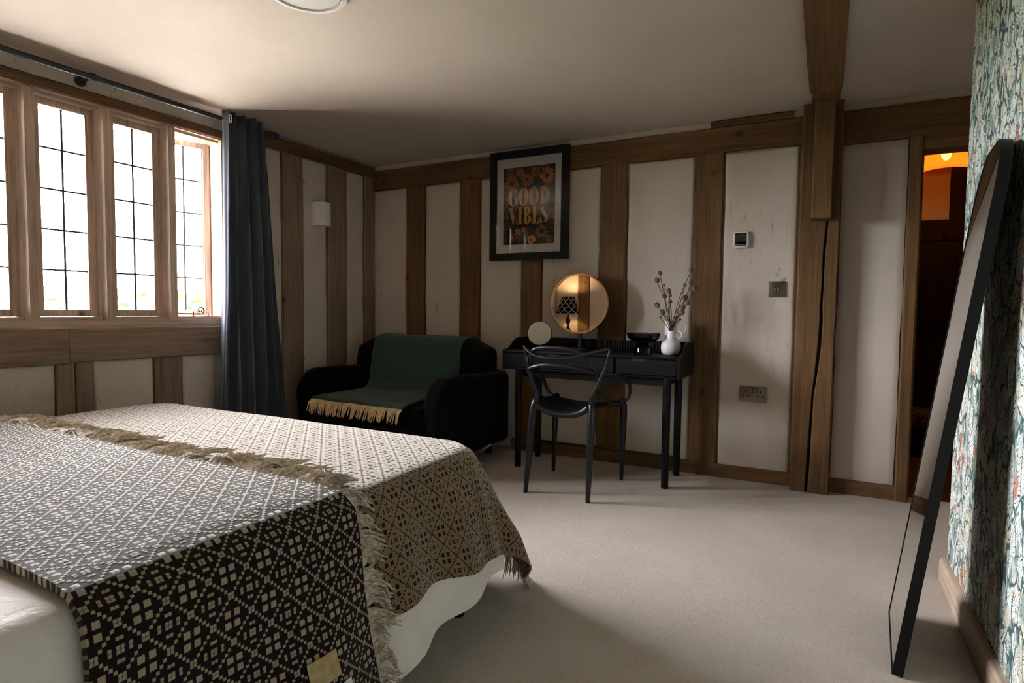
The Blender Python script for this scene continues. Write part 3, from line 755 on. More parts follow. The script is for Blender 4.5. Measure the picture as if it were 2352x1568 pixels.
for i in range(74):
    u = (i + .5) / 74; p = Vector(sthrow(u, 1)); ln = .085 * (.85 + .3 * rr.random()); sx = -.02 + .03 * sin(i * .9) * rr.random()
    pts = [p + Vector((sx * k / 4, -.016 - .012 * sqrt(k / 4), .004 - ln * k / 4 + .004 * (k == 0))) for k in range(5)]; pts[0] = p + Vector((0, .004, .004))
    mb.tube(pts, [.0042, .0045, .0045, .0042, .003], 6)
o = mb.build('fringe', 'cream_fringe_yarn', st, smooth=80); o['kind'] = 'stuff'

# ---- desk
DX0, DX1, DY0, DY1 = -1.85, -.733, 3.40, 3.79
desk = thing('writing_desk', ((DX0 + DX1) / 2, 3.6, 0), 'black wooden desk with slatted gallery back and two drawers', 'desk')
mb = MB().rbox(DX0, DX1, DY0 + .014, DY1, .64, .655, .003, 2).rbox(DX0, DX1, DY0, DY1, .752, .767, .004, 2)
mb.box(DX0, DX1, DY1 - .015, DY1, .655, .752).box(-1.108, -1.092, DY0 + .014, DY1 - .015, .655, .752)
mb.build('carcass', 'black_wood_x', desk, smooth=30)
sp = [(DY0, .64), (DY0, .768), (DY0 + .04, .770), (DY0 + .08, .778), (DY0 + .115, .796), (DY0 + .145, .818), (DY0 + .175, .834), (DY0 + .21, .842), (DY1 + .015, .842), (DY1 + .015, .64)]
for x in (DX0 - .014, DX1): MB().prism(sp, 0, x, x + .016).build('side_panel', 'black_wood_x', desk, smooth=30)
MB().box(DX0, DX1, DY1, DY1 + .012, .64, .838).build('gallery_back', 'black_wood_x', desk, smooth=0)
n = 62
sl0 = MB().rbox(-.0065, .0065, -.006, .006, 0, .070, .0028, 2).build('gallery_slat', 'black_wood_z', desk)
for i in range(n):
    s_ = sl0 if i == 0 else sl0.copy()
    if i: col.objects.link(s_); s_.parent = desk
    s_.location = Vector((DX0 + .012 + (DX1 - DX0 - .024) * (i + .5) / n, DY1 - .004, .768)) - Vector(desk.location)
sl0.data.transform(Matrix.Translation(Vector(desk.location)))
for x0, x1 in ((DX0 + .003, -1.110), (-1.090, DX1 - .003)):
    d_ = MB().rbox(x0, x1, DY0 + .001, DY0 + .02, .658, .749, .002, 1).build('drawer', 'black_wood_x', desk, smooth=30)
    c_ = -1.50 if x0 < -1.5 else -.955
    MB().prism([(c_ + .045 * cos(a), .751 - .018 * sin(a)) for a in [pi * k / 14 for k in range(15)]], 1, DY0 - .0015, DY0 + .001).build('finger_pull', 'display_grey', d_, smooth=0)
MB().box(DX0 + .07, DX1 - .07, DY0 + .055, DY0 + .075, .592, .64).box(DX0 + .07, DX1 - .07, DY1 - .075, DY1 - .055, .592, .64).box(DX0 + .07, DX0 + .09, DY0 + .055, DY1 - .055, .592, .64).box(DX1 - .09, DX1 - .07, DY0 + .055, DY1 - .055, .592, .64).build('apron', 'black_wood_x', desk, smooth=0)
LX = (-1.757, -.793); LY = (3.43, 3.735)
for x in LX:
    for y in LY: MB().lathe([(.020, 0), (.021, .002), (.024, .60), (.024, .641)], (x, y, 0), 20).build('leg', 'black_wood_z', desk)
MB().box(LX[0], LX[1], LY[1] - .008, LY[1] + .008, .105, .121).build('stretcher', 'black_metal', desk, smooth=0)
for x in LX: MB().box(x - .008, x + .008, LY[0], LY[1], .105, .121).build('stretcher', 'black_metal', desk, smooth=0)

# ---- chair
ch = thing('loop_back_chair', (-1.28, 3.2, 0), 'black moulded plastic armchair with interwoven looping back at the desk', 'chair')
def ctube(name, pts, rad, flat=1.0, sub=6): return MB().tube(pts, rad, 12, sub, flat=flat).build(name, 'black_plastic', ch, smooth=60)
ctube('leg', [(-1.408, 2.985, .54), (-1.423, 2.975, .50), (-1.432, 2.968, .42), (-1.445, 2.96, .22), (-1.462, 2.952, 0)], [.016, .023, .022, .018, .012])
ctube('leg', [(-1.092, 2.985, .55), (-1.083, 2.975, .50), (-1.082, 2.968, .42), (-1.085, 2.96, .22), (-1.09, 2.955, 0)], [.016, .023, .022, .018, .012])
ctube('leg', [(-1.462, 3.38, .50), (-1.475, 3.40, .47), (-1.485, 3.415, .40), (-1.497, 3.43, .2), (-1.505, 3.44, 0)], [.018, .022, .020, .016, .011])
ctube('leg', [(-1.052, 3.39, .50), (-1.045, 3.41, .47), (-1.045, 3.425, .40), (-1.055, 3.445, .2), (-1.063, 3.46, 0)], [.018, .022, .020, .016, .011])
ctube('upright', [(-1.412, 2.98, .51), (-1.402, 2.965, .56), (-1.418, 2.95, .611), (-1.438, 2.935, .686), (-1.452, 2.925, .762), (-1.463, 2.915, .832)], [.02, .016, .012, .011, .010, .008], .8)
ctube('upright', [(-1.088, 2.98, .52), (-1.078, 2.965, .565), (-1.05, 2.95, .62), (-1.022, 2.94, .678), (-.994, 2.93, .734), (-.978, 2.92, .785), (-.968, 2.915, .832)], [.02, .016, .012, .012, .011, .010, .008], .8)
ctube('back_band', [(-1.463, 2.915, .832), (-1.447, 2.912, .815), (-1.417, 2.905, .795), (-1.375, 2.898, .779), (-1.281, 2.89, .772), (-1.183, 2.892, .779), (-1.105, 2.90, .798), (-1.042, 2.908, .815), (-.988, 2.914, .830), (-.968, 2.915, .832)], [.008, .010, .011, .011, .011, .011, .011, .011, .010, .008], .8)
ctube('top_loop', [(-1.47, 3.30, .495), (-1.465, 3.16, .515), (-1.448, 3.05, .59), (-1.435, 2.96, .69), (-1.428, 2.93, .77), (-1.40, 2.915, .812), (-1.324, 2.905, .826), (-1.224, 2.902, .825), (-1.157, 2.906, .815), (-1.109, 2.915, .797), (-1.077, 2.93, .757), (-1.052, 2.95, .702), (-1.045, 3.03, .60), (-1.042, 3.12, .53), (-1.035, 3.24, .502), (-1.03, 3.32, .497)], [.012] * 16, .8)
ctube('arm_loop', [(-1.46, 3.33, .50), (-1.50, 3.34, .52), (-1.522, 3.33, .57), (-1.52, 3.27, .645), (-1.505, 3.14, .672), (-1.478, 3.02, .682), (-1.45, 2.945, .692), (-1.42, 2.925, .714), (-1.347, 2.91, .732), (-1.27, 2.906, .735), (-1.186, 2.91, .731), (-1.102, 2.925, .716), (-1.06, 2.95, .702), (-1.03, 3.06, .68), (-1.012, 3.2, .668), (-.995, 3.28, .65), (-.982, 3.32, .60), (-.985, 3.325, .545), (-1.005, 3.32, .515), (-1.045, 3.30, .50)], [.013] * 20, .8)
def seat(u, v):
    y = 2.965 + .46 * v; w = .155 + .045 * v; xc = -1.256 + .0 * v; x = xc + (2 * u - 1) * w
    e = abs(2 * u - 1)
    z = .492 - .030 * (1 - e * e) * (1 - .5 * v) + .022 * e ** 4 * (1 - v) + (.012 * (v > .85) * -1) - .012 * max(0, v - .7) * 3
    return (x, y, z)
mb = MB(); mb.grid(seat, 20, 20); o = mb.build('seat', 'black_plastic', ch, smooth=70); so = o.modifiers.new('s', 'SOLIDIFY'); so.thickness = .022; so.offset = 0
rim = [seat(i / 12, 0) for i in range(13)]
ctube('seat_rim', [(p[0], p[1] + .004, p[2] - .004) for p in rim], [.020] + [.018] * 11 + [.020], 1.0, 3)
for u in (0, 1): ctube('seat_rim', [(seat(u, j / 6)[0], seat(u, j / 6)[1], seat(u, j / 6)[2] - .004) for j in range(7)], .017, 1.0, 3)

# ---- things on the desk
ZD = .7675
rm = thing('vanity_mirror', (-1.45, 3.715, ZD), 'round gold-rimmed mirror on a black stand on the desk', 'mirror')
mrot = Matrix.Translation((-1.45, 3.70, 1.075)) @ Matrix.Rotation(radians(1.0), 4, 'Z') @ Matrix.Translation((1.45, -3.70, -1.075))
cpt = (-1.45, 3.70, 1.075)
MB().lathe([(.192, -.004), (.192, 0)], cpt, 64, axis=1).build('glass', 'mirror_glass', rm, smooth=30, rot=mrot)
ring = [(.190, -.012), (.200, -.012), (.203, -.006), (.203, .012), (.199, .016), (.19, .016), (.19, -.012)]
MB().lathe(ring, cpt, 64, axis=1, close=True).build('rim', 'brass', rm, rot=mrot)
MB().lathe([(.19, .004), (.19, .014), (.17, .018)], cpt, 48, axis=1).build('backing', 'black_metal', rm, rot=mrot)
MB().box(-1.46, -1.438, 3.715, 3.727, ZD + .008, 1.08).build('stand', 'black_metal', rm, smooth=0)
MB().rbox(-1.52, -1.38, 3.66, 3.76, ZD, ZD + .012, .004, 2).build('base', 'black_metal', rm)

sm_ = thing('hand_mirror', (-1.69, 3.62, ZD), 'small round black-edged tilted mirror at the left of the desk', 'mirror')
srot = Matrix.Translation((-1.69, 3.60, .873)) @ Matrix.Rotation(radians(20), 4, 'Z') @ Matrix.Rotation(radians(-11), 4, 'X') @ Matrix.Translation((1.69, -3.60, -.873))
MB().lathe([(.080, -.004), (.080, 0)], (-1.69, 3.60, .873), 48, axis=1).build('glass', 'mirror_glass', sm_, rot=srot)
MB().lathe([(.079, -.006), (.083, -.006), (.084, .004), (.080, .008), (.079, .008), (.079, -.006)], (-1.69, 3.60, .873), 48, axis=1, close=True).lathe([(.079, .001), (.079, .006)], (-1.69, 3.60, .873), 48, axis=1).build('rim', 'black_metal', sm_, rot=srot)
MB().tube([(-1.69, 3.635, .87), (-1.69, 3.66, .82), (-1.69, 3.65, ZD + .006)], .006, 8, 4).build('stand', 'black_metal', sm_)
MB().lathe([(.05, 0), (.05, .005), (.046, .008)], (-1.69, 3.64, ZD), 28).build('base', 'black_metal', sm_)

bw = thing('footed_bowl', (-.984, 3.60, ZD), 'smoked glass footed bowl standing on the desk', 'bowl')
MB().lathe([(.0, .078), (.045, .080), (.07, .085), (.088, .098), (.097, .118), (.100, .127), (.103, .127), (.101, .115), (.092, .094), (.073, .079), (.05, .072), (0, .07)], (-.984, 3.60, ZD), 48, close=True).build('bowl', 'smoked_glass', bw, smooth=50)
MB().lathe([(.030, .072), (.038, .055), (.050, .045), (.054, .035), (.055, .0), (.052, .0), (.051, .034), (.046, .042), (.034, .052), (.026, .072)], (-.984, 3.60, ZD), 48, close=True).build('foot', 'smoked_glass', bw, smooth=50)

v1 = thing('round_jug', (-.815, 3.60, ZD), 'round-bellied grey-white jug holding dried poppy heads', 'jug')
MB().lathe([(.03, 0), (.045, .004), (.056, .022), (.060, .045), (.057, .066), (.046, .083), (.030, .094), (.0255, .104), (.0245, .146), (.022, .146), (.0225, .104), (.02, .09), (.0, .08)], (-.815, 3.60, ZD), 40).build('body', 'white_ceramic', v1, smooth=60)
MB().tube([(-.790 + .018 - .020 * cos(a), 3.602, ZD + .122 + .020 * sin(a)) for a in [2 * pi * k / 20 for k in range(21)]], .004, 8, cap=False).build('handle', 'white_ceramic', v1)
v2 = thing('tall_jug', (-.848, 3.72, ZD), 'taller white cylindrical jug with ring handle behind the round jug', 'jug')
MB().lathe([(.030, 0), (.034, .004), (.036, .02), (.035, .12), (.034, .205), (.031, .205), (.031, .03), (0, .02)], (-.848, 3.72, ZD), 36).build('body', 'white_ceramic', v2, smooth=60)
MB().tube([(-.812 + .026 - .031 * cos(a), 3.722, ZD + .160 + .036 * sin(a)) for a in [2 * pi * k / 24 for k in range(25)]], .0042, 8, cap=False).build('handle', 'white_ceramic', v2)
HEADS = [(757, 245, 30), (714, 352, 36), (889, 512, 34), (825, 590, 32), (905, 578, 28), (910, 675, 28), (716, 722, 36), (798, 838, 37), (765, 906, 16), (1222, 192, 34), (1128, 424, 26), (1218, 385, 30), (1280, 478, 38), (1138, 612, 38), (1168, 684, 36), (1090, 775, 38), (1085, 840, 34), (1055, 938, 16), (815, 420, 18)]
sc_ = .1531
for k, (hx, hy, hr) in enumerate(HEADS):
    px, py = 1400 + hx * sc_, 590 + hy * sc_
    yy = 3.60 + R.uniform(-.06, .06)
    d = r2 * ((px - 1176) / FPX) + u2 * (-(py - 784) / FPX) + fw; t = yy / d.y
    H_ = Vector((0, 0, CAMZ)) + d * t; rr_ = hr * sc_ / FPX * t * 1.15
    base = Vector((-.815 + R.uniform(-.012, .012), 3.60 + R.uniform(-.012, .012), ZD + .148)); foot = Vector((-.815, 3.60, ZD + .06))
    pst = props(bpy.data.objects.new('dried_poppy', None), None, 'flower', 'dried poppy stems in the round jug'); col.objects.link(pst); pst.location = base
    bend = base.lerp(H_, .5) + Vector((R.uniform(-.012, .012), R.uniform(-.01, .01), .008))
    MB().tube([base - Vector((0, 0, .03)), base, bend, H_ - Vector((0, 0, rr_ * .6))], .0024, 6, 5).build('stem', 'stem_brown', pst)
    up_ = (H_ - bend).normalized(); q = up_.to_track_quat('Z', 'Y').to_matrix().to_4x4(); q.translation = H_
    mb = MB(); prof_ = [(.15, -1), (.5, -.85), (.85, -.4), (.98, .05), (.85, .5), (.55, .75), (.5, .8), (.75, .88), (.8, .98), (.3, 1.02)]
    mb.lathe([(a * rr_, b2 * rr_) for a, b2 in prof_], (0, 0, 0), 12)
    mb.v = [tuple(q @ Vector((p[0] * (1 + .07 * sin(6 * math.atan2(p[1], p[0]))), p[1], p[2]))) for p in mb.v]
    mb.build('seed_head', 'green_pod' if k == 10 else 'poppy_head', pst, smooth=60)
    names = {0: 'dried poppy, highest head on the left side of the jug', 1: 'dried poppy with fat head, furthest upper left above the bowl', 2: 'dried poppy with crowned head upright in the middle of the bunch', 3: 'dried poppy just left of the middle heads of the bunch', 4: 'dried poppy directly below the crowned middle head', 5: 'small pale dried poppy lowest of the middle heads', 6: 'dried poppy leaning far left below the tall heads', 7: 'dark dried poppy low on the left over the jug neck', 8: 'tiny dried poppy bud lowest at the left of the jug', 9: 'dried poppy, highest head of all at the upper right', 10: 'small greenish dried poppy below the highest right head', 11: 'dried poppy at right just above the rightmost head', 12: 'dried poppy furthest right, bent against the oak stud', 13: 'large tan dried poppy at right mid height', 14: 'dried poppy right of and below the large tan head', 15: 'tan dried poppy low at right, upper of the lower pair', 16: 'dried poppy low at right, lower of the lower pair', 17: 'tiny dried poppy bud at right beside the jug handle', 18: 'small dried poppy bud on the tall left stem'}
    pst['label'] = names[k]

# ---- framed poster
PX0, PX1, PZ0, PZ1 = -2.200, -1.582, 1.385, 2.163
fp = thing('framed_poster', ((PX0 + PX1) / 2, YB - .03, PZ0), 'black framed floral poster reading GOOD VIBES on the back wall', 'poster')
fy0, fy1 = YB - .060, YB - .026; fwid = .052
mb = MB()
o_ = [(PX0, PZ0), (PX1, PZ0), (PX1, PZ1), (PX0, PZ1)]; i_ = [(PX0 + fwid, PZ0 + fwid), (PX1 - fwid, PZ0 + fwid), (PX1 - fwid, PZ1 - fwid), (PX0 + fwid, PZ1 - fwid)]
for k in range(4):
    a, b2, c2, d2_ = o_[k], o_[(k + 1) % 4], i_[(k + 1) % 4], i_[k]
    o = MB().prism([a, b2, c2, d2_], 1, fy0, fy1).build('frame_rail', 'black_frame', fp, smooth=0)
MB().box(PX0 + .03, PX1 - .03, fy1 - .018, fy1 - .012, PZ0 + .03, PZ1 - .03).build('mat_board', 'mat_board', fp, smooth=0)
QX0, QX1, QZ0, QZ1 = PX0 + .108, PX1 - .104, PZ0 + .112, PZ1 - .118
yp = fy1 - .0185
pr = MB().box(QX0, QX1, yp - .0008, yp, QZ0, QZ1).build('print', 'print_ground', fp, smooth=0)
PW, PH = QX1 - QX0, QZ1 - QZ0
def flat2(mb, pts, lay=0, mi=0):                # polygon in print units (0..1, 0..1)
    y = yp - .0012 - .00025 * lay
    mb.add([(QX0 + PW * a, y, QZ0 + PH * b2) for a, b2 in pts], [tuple(range(len(pts)))], mi)
def band(mb, outer, inner, lay, mi=0):
    n = len(outer)
    for i in range(n - 1): flat2(mb, [outer[i], outer[i + 1], inner[i + 1], inner[i]], lay, mi)
fl = None; rr = random.Random(11)
def clampfl(): fl.v = [(min(max(p[0], QX0), QX1), p[1], min(max(p[2], QZ0), QZ1)) for p in fl.v]
FLM = ['petal_rust', 'petal_orange', 'petal_brown', 'flower_eye', 'print_leaf']
def flower(cx, cz, r, n, mi, eye=.3, wid=.8, layers=1):
    global fl
    fl = MB()
    for ly in range(layers):
        for k in range(n):
            a = 2 * pi * (k + .5 * ly) / n + rr.random() * .2; R_ = r * (1 - .3 * ly) * (.85 + .3 * rr.random()); h = pi / n * wid
            pts = [(cx, cz)] + [(cx + R_ * s_ * cos(a + h * t_), cz + R_ * s_ * sin(a + h * t_) * PW / PH) for s_, t_ in ((.55, -1), (.88, -.75), (1, 0), (.88, .75), (.55, 1))]
            flat2(fl, pts, ly * 2 + (k % 2), mi)
    flat2(fl, [(cx + r * eye * cos(2 * pi * k / 14), cz + r * eye * sin(2 * pi * k / 14) * PW / PH) for k in range(14)], 5, 3)
    clampfl(); fl.build('printed_flower', FLM, pr, smooth=0, fix=False)
for a in ((.85, .86, .145, 18, 1, .30, 1.0), (.47, .83, .125, 14, 0, .18, 1.1, 2), (.16, .80, .155, 11, 2, .25, 1.1, 2), (.33, .93, .09, 12, 0, .2, 1, 2), (.63, .92, .09, 12, 0, .2, 1, 2), (.13, .95, .07, 9, 0), (.76, .97, .05, 9, 2),
          (.76, .155, .115, 18, 2, .38, .9), (.56, .055, .085, 6, 1, .25, 1.3), (.30, .165, .06, 5, 1, .2, 1.3), (.40, .185, .045, 5, 1, .2, 1.3), (.22, .10, .07, 7, 0), (.30, .075, .05, 8, 2), (.07, .47, .08, 9, 2), (.05, .56, .07, 8, 0), (.95, .37, .09, 10, 2), (.28, .30, .06, 8, 0), (.95, .55, .05, 8, 2), (.07, .36, .05, 8, 2), (.90, .06, .06, 8, 2)): flower(*a)
fl = MB()
for k in range(46):
    cx, cz, an = rr.random(), rr.choice((rr.uniform(.02, .3), rr.uniform(.7, .98))), rr.random() * 6.3; ln = rr.uniform(.03, .07)
    ex, ez = cx + ln * cos(an), cz + ln * sin(an)
    if 0 < ex < 1 and 0 < ez < 1: flat2(fl, [(cx, cz), ((cx + ex) / 2 - .012 * sin(an), (cz + ez) / 2 + .012 * cos(an)), (ex, ez), ((cx + ex) / 2 + .012 * sin(an), (cz + ez) / 2 - .012 * cos(an))], 0, 4)
clampfl(); fl.build('printed_leaves', FLM, pr, smooth=0, fix=False)['kind'] = 'stuff'
def arc(cx, cz, rx, rz, a0, a1, n=18): return [(cx + rx * cos(radians(a0 + (a1 - a0) * k / n)), cz + rz * sin(radians(a0 + (a1 - a0) * k / n))) for k in range(n + 1)]
def fatO(mb, x0, x1, z0, z1, a0=0, a1=360):
    cx, cz, rx, rz = (x0 + x1) / 2, (z0 + z1) / 2, (x1 - x0) / 2, (z1 - z0) / 2
    band(mb, arc(cx, cz, rx, rz, a0, a1, 40), arc(cx, cz, rx * .24, rz * .90, a0, a1, 40), 6)
def stem(mb, xc, z0, z1, w=.028, serif=.045, hh=.012):
    flat2(mb, [(xc - w * 1.15, z0), (xc + w * 1.15, z0), (xc + w * .85, z0 + (z1 - z0) * .3), (xc + w * .85, z0 + (z1 - z0) * .7), (xc + w * 1.15, z1), (xc - w * 1.15, z1), (xc - w * .85, z0 + (z1 - z0) * .7), (xc - w * .85, z0 + (z1 - z0) * .3)], 6)
    for z in (z0, z1 - hh): flat2(mb, [(xc - serif, z), (xc + serif, z), (xc + serif, z + hh), (xc - serif, z + hh)], 6)
def rect(mb, x0, x1, z0, z1): flat2(mb, [(x0, z0), (x1, z0), (x1, z1), (x0, z1)], 6)
letters = []
za, zb, zc, zd = .50, .735, .262, .485
g = MB(); cx = .19; fatO(g, .10, .28, za, zb, 62, 298)
flat2(g, [(.215, za + .105), (.30, za + .105), (.30, za + .115), (.285, za + .115), (.285, za + .045), (.27, za + .02), (.235, za + .005), (.235, za + .09)], 6)
flat2(g, [(.225, zb - .006), (.262, zb - .03), (.268, zb), (.28, zb), (.28, zb - .085), (.268, zb - .085), (.245, zb - .045)], 6); letters.append(g)
for x0 in (.305, .51): g = MB(); fatO(g, x0, x0 + .19, za, zb); letters.append(g)
g = MB(); stem(g, .765, za, zb, .034, .05); band(g, arc(.775, (za + zb) / 2, .125, (zb - za) / 2, -90, 90), arc(.775, (za + zb) / 2, .055, (zb - za) / 2 - .014, -90, 90), 6); letters.append(g)
g = MB(); flat2(g, [(.115, zd), (.20, zd), (.215, zc + .07), (.20, zc), (.19, zc)], 6); flat2(g, [(.19, zc), (.205, zc), (.262, zd), (.247, zd)], 6); rect(g, .10, .215, zd - .012, zd); rect(g, .225, .28, zd - .012, zd); letters.append(g)
g = MB(); stem(g, .335, zc, zd, .032, .05); letters.append(g)
g = MB(); stem(g, .445, zc, zd, .030, .045); md = zc + (zd - zc) * .53
band(g, arc(.455, (md + zd) / 2, .090, (zd - md) / 2, -90, 90), arc(.455, (md + zd) / 2, .035, (zd - md) / 2 - .012, -90, 90), 6)
band(g, arc(.455, (md + zc) / 2, .105, (md - zc) / 2, -90, 90), arc(.455, (md + zc) / 2, .045, (md - zc) / 2 - .012, -90, 90), 6); letters.append(g)
g = MB(); stem(g, .615, zc, zd, .030, .042); rect(g, .63, .70, zd - .012, zd); rect(g, .63, .705, zc, zc + .012); rect(g, .63, .675, md - .006, md + .006)
flat2(g, [(.675, zd), (.70, zd), (.70, zd - .07)], 6); flat2(g, [(.67, zc), (.708, zc), (.708, zc + .08)], 6); flat2(g, [(.665, md), (.678, md + .04), (.678, md - .04)], 6); letters.append(g)
g = MB(); cs_ = [(.845, .93), (.80, .985), (.765, .93), (.76, .80), (.785, .64), (.82, .48), (.845, .33), (.845, .17), (.81, .03), (.775, .05), (.745, .12)]; ws_ = [.006, .010, .022, .032, .038, .040, .036, .030, .014, .008, .006]
zz_ = lambda q: zc + (zd - zc) * q
for i in range(len(cs_) - 1):
    flat2(g, [(cs_[i][0] - ws_[i], zz_(cs_[i][1])), (cs_[i][0] + ws_[i], zz_(cs_[i][1])), (cs_[i + 1][0] + ws_[i + 1], zz_(cs_[i + 1][1])), (cs_[i + 1][0] - ws_[i + 1], zz_(cs_[i + 1][1]))], 6)
flat2(g, [(.835, zz_(1)), (.862, zz_(1)), (.862, zz_(.66)), (.845, zz_(.85))], 6); flat2(g, [(.725, zz_(0)), (.752, zz_(0)), (.77, zz_(.1)), (.732, zz_(.36)), (.725, zz_(.36))], 6); letters.append(g)
for g in letters: g.build('printed_letter', 'letter_gold', pr, smooth=0, fix=False)
MB().box(PX0 + .045, PX1 - .045, fy0 + .006, fy0 + .008, PZ0 + .045, PZ1 - .045).build('glass', 'picture_glass', fp, smooth=0)

# ---- small fittings on the back wall
YS = YB - .0065
tm = thing('thermostat', (-.465, YS, 1.42), 'white digital thermostat with dark screen on the wall', 'thermostat')
tx0, tx1, tz0, tz1 = -.512, -.418, 1.417, 1.518
MB().rbox(tx0, tx1, YS - .018, YS + .004, tz0 + .004, tz1 - .004, .008, 3).rbox(tx0 + .008, tx1 - .008, YS - .018, YS + .004, tz0, tz1, .006, 2).build('casing', 'white_plastic', tm)
MB().box(tx0 + .014, tx1 - .016, YS - .0195, YS - .0175, tz0 + .038, tz1 - .018).build('screen', 'display_grey', tm, smooth=0)
MB().box(tx0 + .012, tx1 - .014, YS - .0195, YS - .0175, tz0 + .016, tz0 + .021).box(tx0 + .012, tx0 + .035, YS - .0193, YS - .0175, tz0 + .026, tz0 + .028).build('slider', 'print_grey', tm, smooth=0)
sw = thing('light_switch', (-.256, YS, 1.12), 'square brushed bronze light switch with two rockers beside the post', 'switch')
MB().rbox(-.303, -.209, YS - .007, YS + .004, 1.120, 1.214, .003, 2).build('plate', 'brushed_bronze', sw)
MB().box(-.273, -.239, YS - .009, YS - .006, 1.150, 1.184).build('surround', 'display_grey', sw, smooth=0)
for x in (-.270, -.2545): MB().rbox(x, x + .0135, YS - .0125, YS - .007, 1.153, 1.181, .002, 2).build('rocker', 'brushed_bronze', sw)
for x in (-.2955, -.2165): MB().lathe([(.003, 0), (.0025, -.001)], (x, YS - .0068, 1.167), 10, axis=1).build('screw', 'old_iron', sw)
sk = thing('double_socket', (-.367, YS, .49), 'brushed bronze double power socket low on the wall', 'socket')
MB().rbox(-.446, -.290, YS - .008, YS + .004, .487, .576, .003, 2).build('plate', 'brushed_bronze', sk)
for cx in (-.410, -.326):
    MB().box(cx - .0045, cx + .0045, YS - .0088, YS - .0078, .539, .556).box(cx - .021, cx - .009, YS - .0088, YS - .0078, .515, .525).box(cx + .009, cx + .021, YS - .0088, YS - .0078, .515, .525).build('pin_holes', 'display_grey', sk, smooth=0)
for cx in (-.379, -.357):
    MB().box(cx - .0095, cx + .0095, YS - .0095, YS - .0075, .541, .572).build('switch_surround', 'display_grey', sk, smooth=0)
    MB().rbox(cx - .0075, cx + .0075, YS - .0125, YS - .008, .544, .569, .002, 2).build('rocker', 'brushed_bronze', sk)

# ---- wall light on the left wall
wlgt = thing('wall_light', (XL, 3.25, 1.63), 'small white half-round plaster wall light between two studs', 'wall light')
pol = [(XL + .004 + .095 * sin(a), 3.25 - .068 * cos(a)) for a in [pi * k / 20 for k in range(21)]]
pin = [(XL + .004 + .086 * sin(a), 3.25 - .060 * cos(a)) for a in [pi * k / 20 for k in range(21)]]
mb = MB(); n = 21
for i in range(20):
    for z0, z1 in ((1.632, 1.800),):
        mb.prism([pol[i], pol[i + 1], pin[i + 1], pin[i]], 2, z0, z1)
mb.build('shade', 'white_paint', wlgt, smooth=40)
MB().box(XL - .002, XL + .012, 3.182, 3.318, 1.64, 1.79).build('back_plate', 'white_paint', wlgt, smooth=0)

# ---- ceiling disc
cd = thing('ceiling_light', (-1.725, 1.62, ZC), 'round white flush ceiling light near the window', 'ceiling light')
MB().lathe([(.150, 0), (.152, -.008), (.146, -.016), (.128, -.018), (.128, -.010), (.128, 0)], (-1.725, 1.62, ZC), 56, close=True).build('ring', 'white_paint', cd)
MB().lathe([(.124, 0), (.122, -.012), (.10, -.015)], (-1.725, 1.62, ZC), 56).build('diffuser', 'white_plastic', cd)

# ---- curtain and rod
rod = thing('curtain_rod', (-3.22, 1.3, 2.13), 'dark metal curtain rod above the window', 'curtain rod')
MB().tube([(-3.222, YF0 + .3, 2.146), (-3.222, 2.70, 2.146)], .014, 14).build('pole', 'rod_metal', rod)
MB().lathe([(.014, 0), (.022, .004), (.022, .012), (.015, .018), (.020, .030), (.025, .050), (.020, .068), (.006, .076)], (-3.222, 2.70, 2.146), 18, axis=1).build('finial', 'rod_metal', rod)
for y in (-.1, 1.66):
    MB().tube([(XL - .01, y, 2.146), (-3.222, y, 2.146)], .008, 8).lathe([(.020, -.012), (.021, 0), (.020, .012)], (-3.222, y, 2.146), 18, axis=1).lathe([(.026, 0), (.026, .008)], (XL + .012, y, 2.146), 16, axis=0).build('bracket', 'rod_metal', rod)
cu = thing('curtain', (-3.25, 2.55, 0), 'dark slate blue eyelet curtain gathered at the window edge', 'curtain')
def curt(u, v):
    z = 2.195 - v * 2.185
    y0, y1 = 2.355 - .085 * v ** 1.4, 2.66 + .13 * v ** .9
    ph = u * 5 * 2 * pi
    amp = (.045 + .018 * v) * (1 + .25 * sin(u * 9 + 2))
    y = y0 + (y1 - y0) * u + .010 * sin(ph * 2 + 1) * (.4 + v)
    x = -3.215 + amp * sin(ph + .5 * sin(v * 3 + u * 5)) + .012 * nz(u * 5, v * 3) + .01 * v
    return (x, y, z)
mb = MB(); mb.grid(curt, 150, 40); o = mb.build('cloth', 'curtain_cloth', cu, smooth=80); so = o.modifiers.new('s', 'SOLIDIFY'); so.thickness = .004
for k in range(6):
    u = (k + .5) / 6; p = curt(u, .022)
    MB().tube([(p[0] + .004 * 0, p[1] + .024 * cos(a) * .35, 2.146 + .024 * sin(a)) for a in [2 * pi * j / 18 for j in range(19)]], .004, 6, cap=False).build('eyelet', 'rod_metal', cu)
MB().tube([(-3.155, 2.372 + .008 * cos(a), 2.142 + .024 * sin(a)) for a in [2 * pi * j / 18 for j in range(19)]], .0035, 6, cap=False).build('eyelet', 'white_plastic', cu)

# ---- leaning floor mirror
fm = thing('floor_mirror', (.25, 2.15, 0), 'tall black-framed mirror with rounded top leaning on the papered wall', 'mirror')
MH, MW, MT = 1.515, .41, .028
ang = math.atan2(.192, 1.5)
def M3(w, h, d):    # w along y (0 near .. MW far), h up the slope, d depth behind the front face
    return (.203 + w * .062 + h * sin(ang) + d * cos(ang), 1.952 + w, .003 + h * cos(ang) - d * sin(ang) + MT * sin(ang))
def outline(ins):
    r0 = .17 - ins * .6; pts = [(ins, ins), (MW - ins, ins)]
    for k in range(0, 11):
        a = pi / 2 * k / 10; pts.append((MW - ins - r0 * .75 + r0 * .75 * cos(a), MH - ins - r0 + r0 * sin(a)))
    for k in range(0, 11):
        a = pi / 2 + pi / 2 * k / 10; pts.append((ins + r0 * .75 + r0 * .75 * cos(a), MH - ins - r0 + r0 * sin(a)))
    return pts
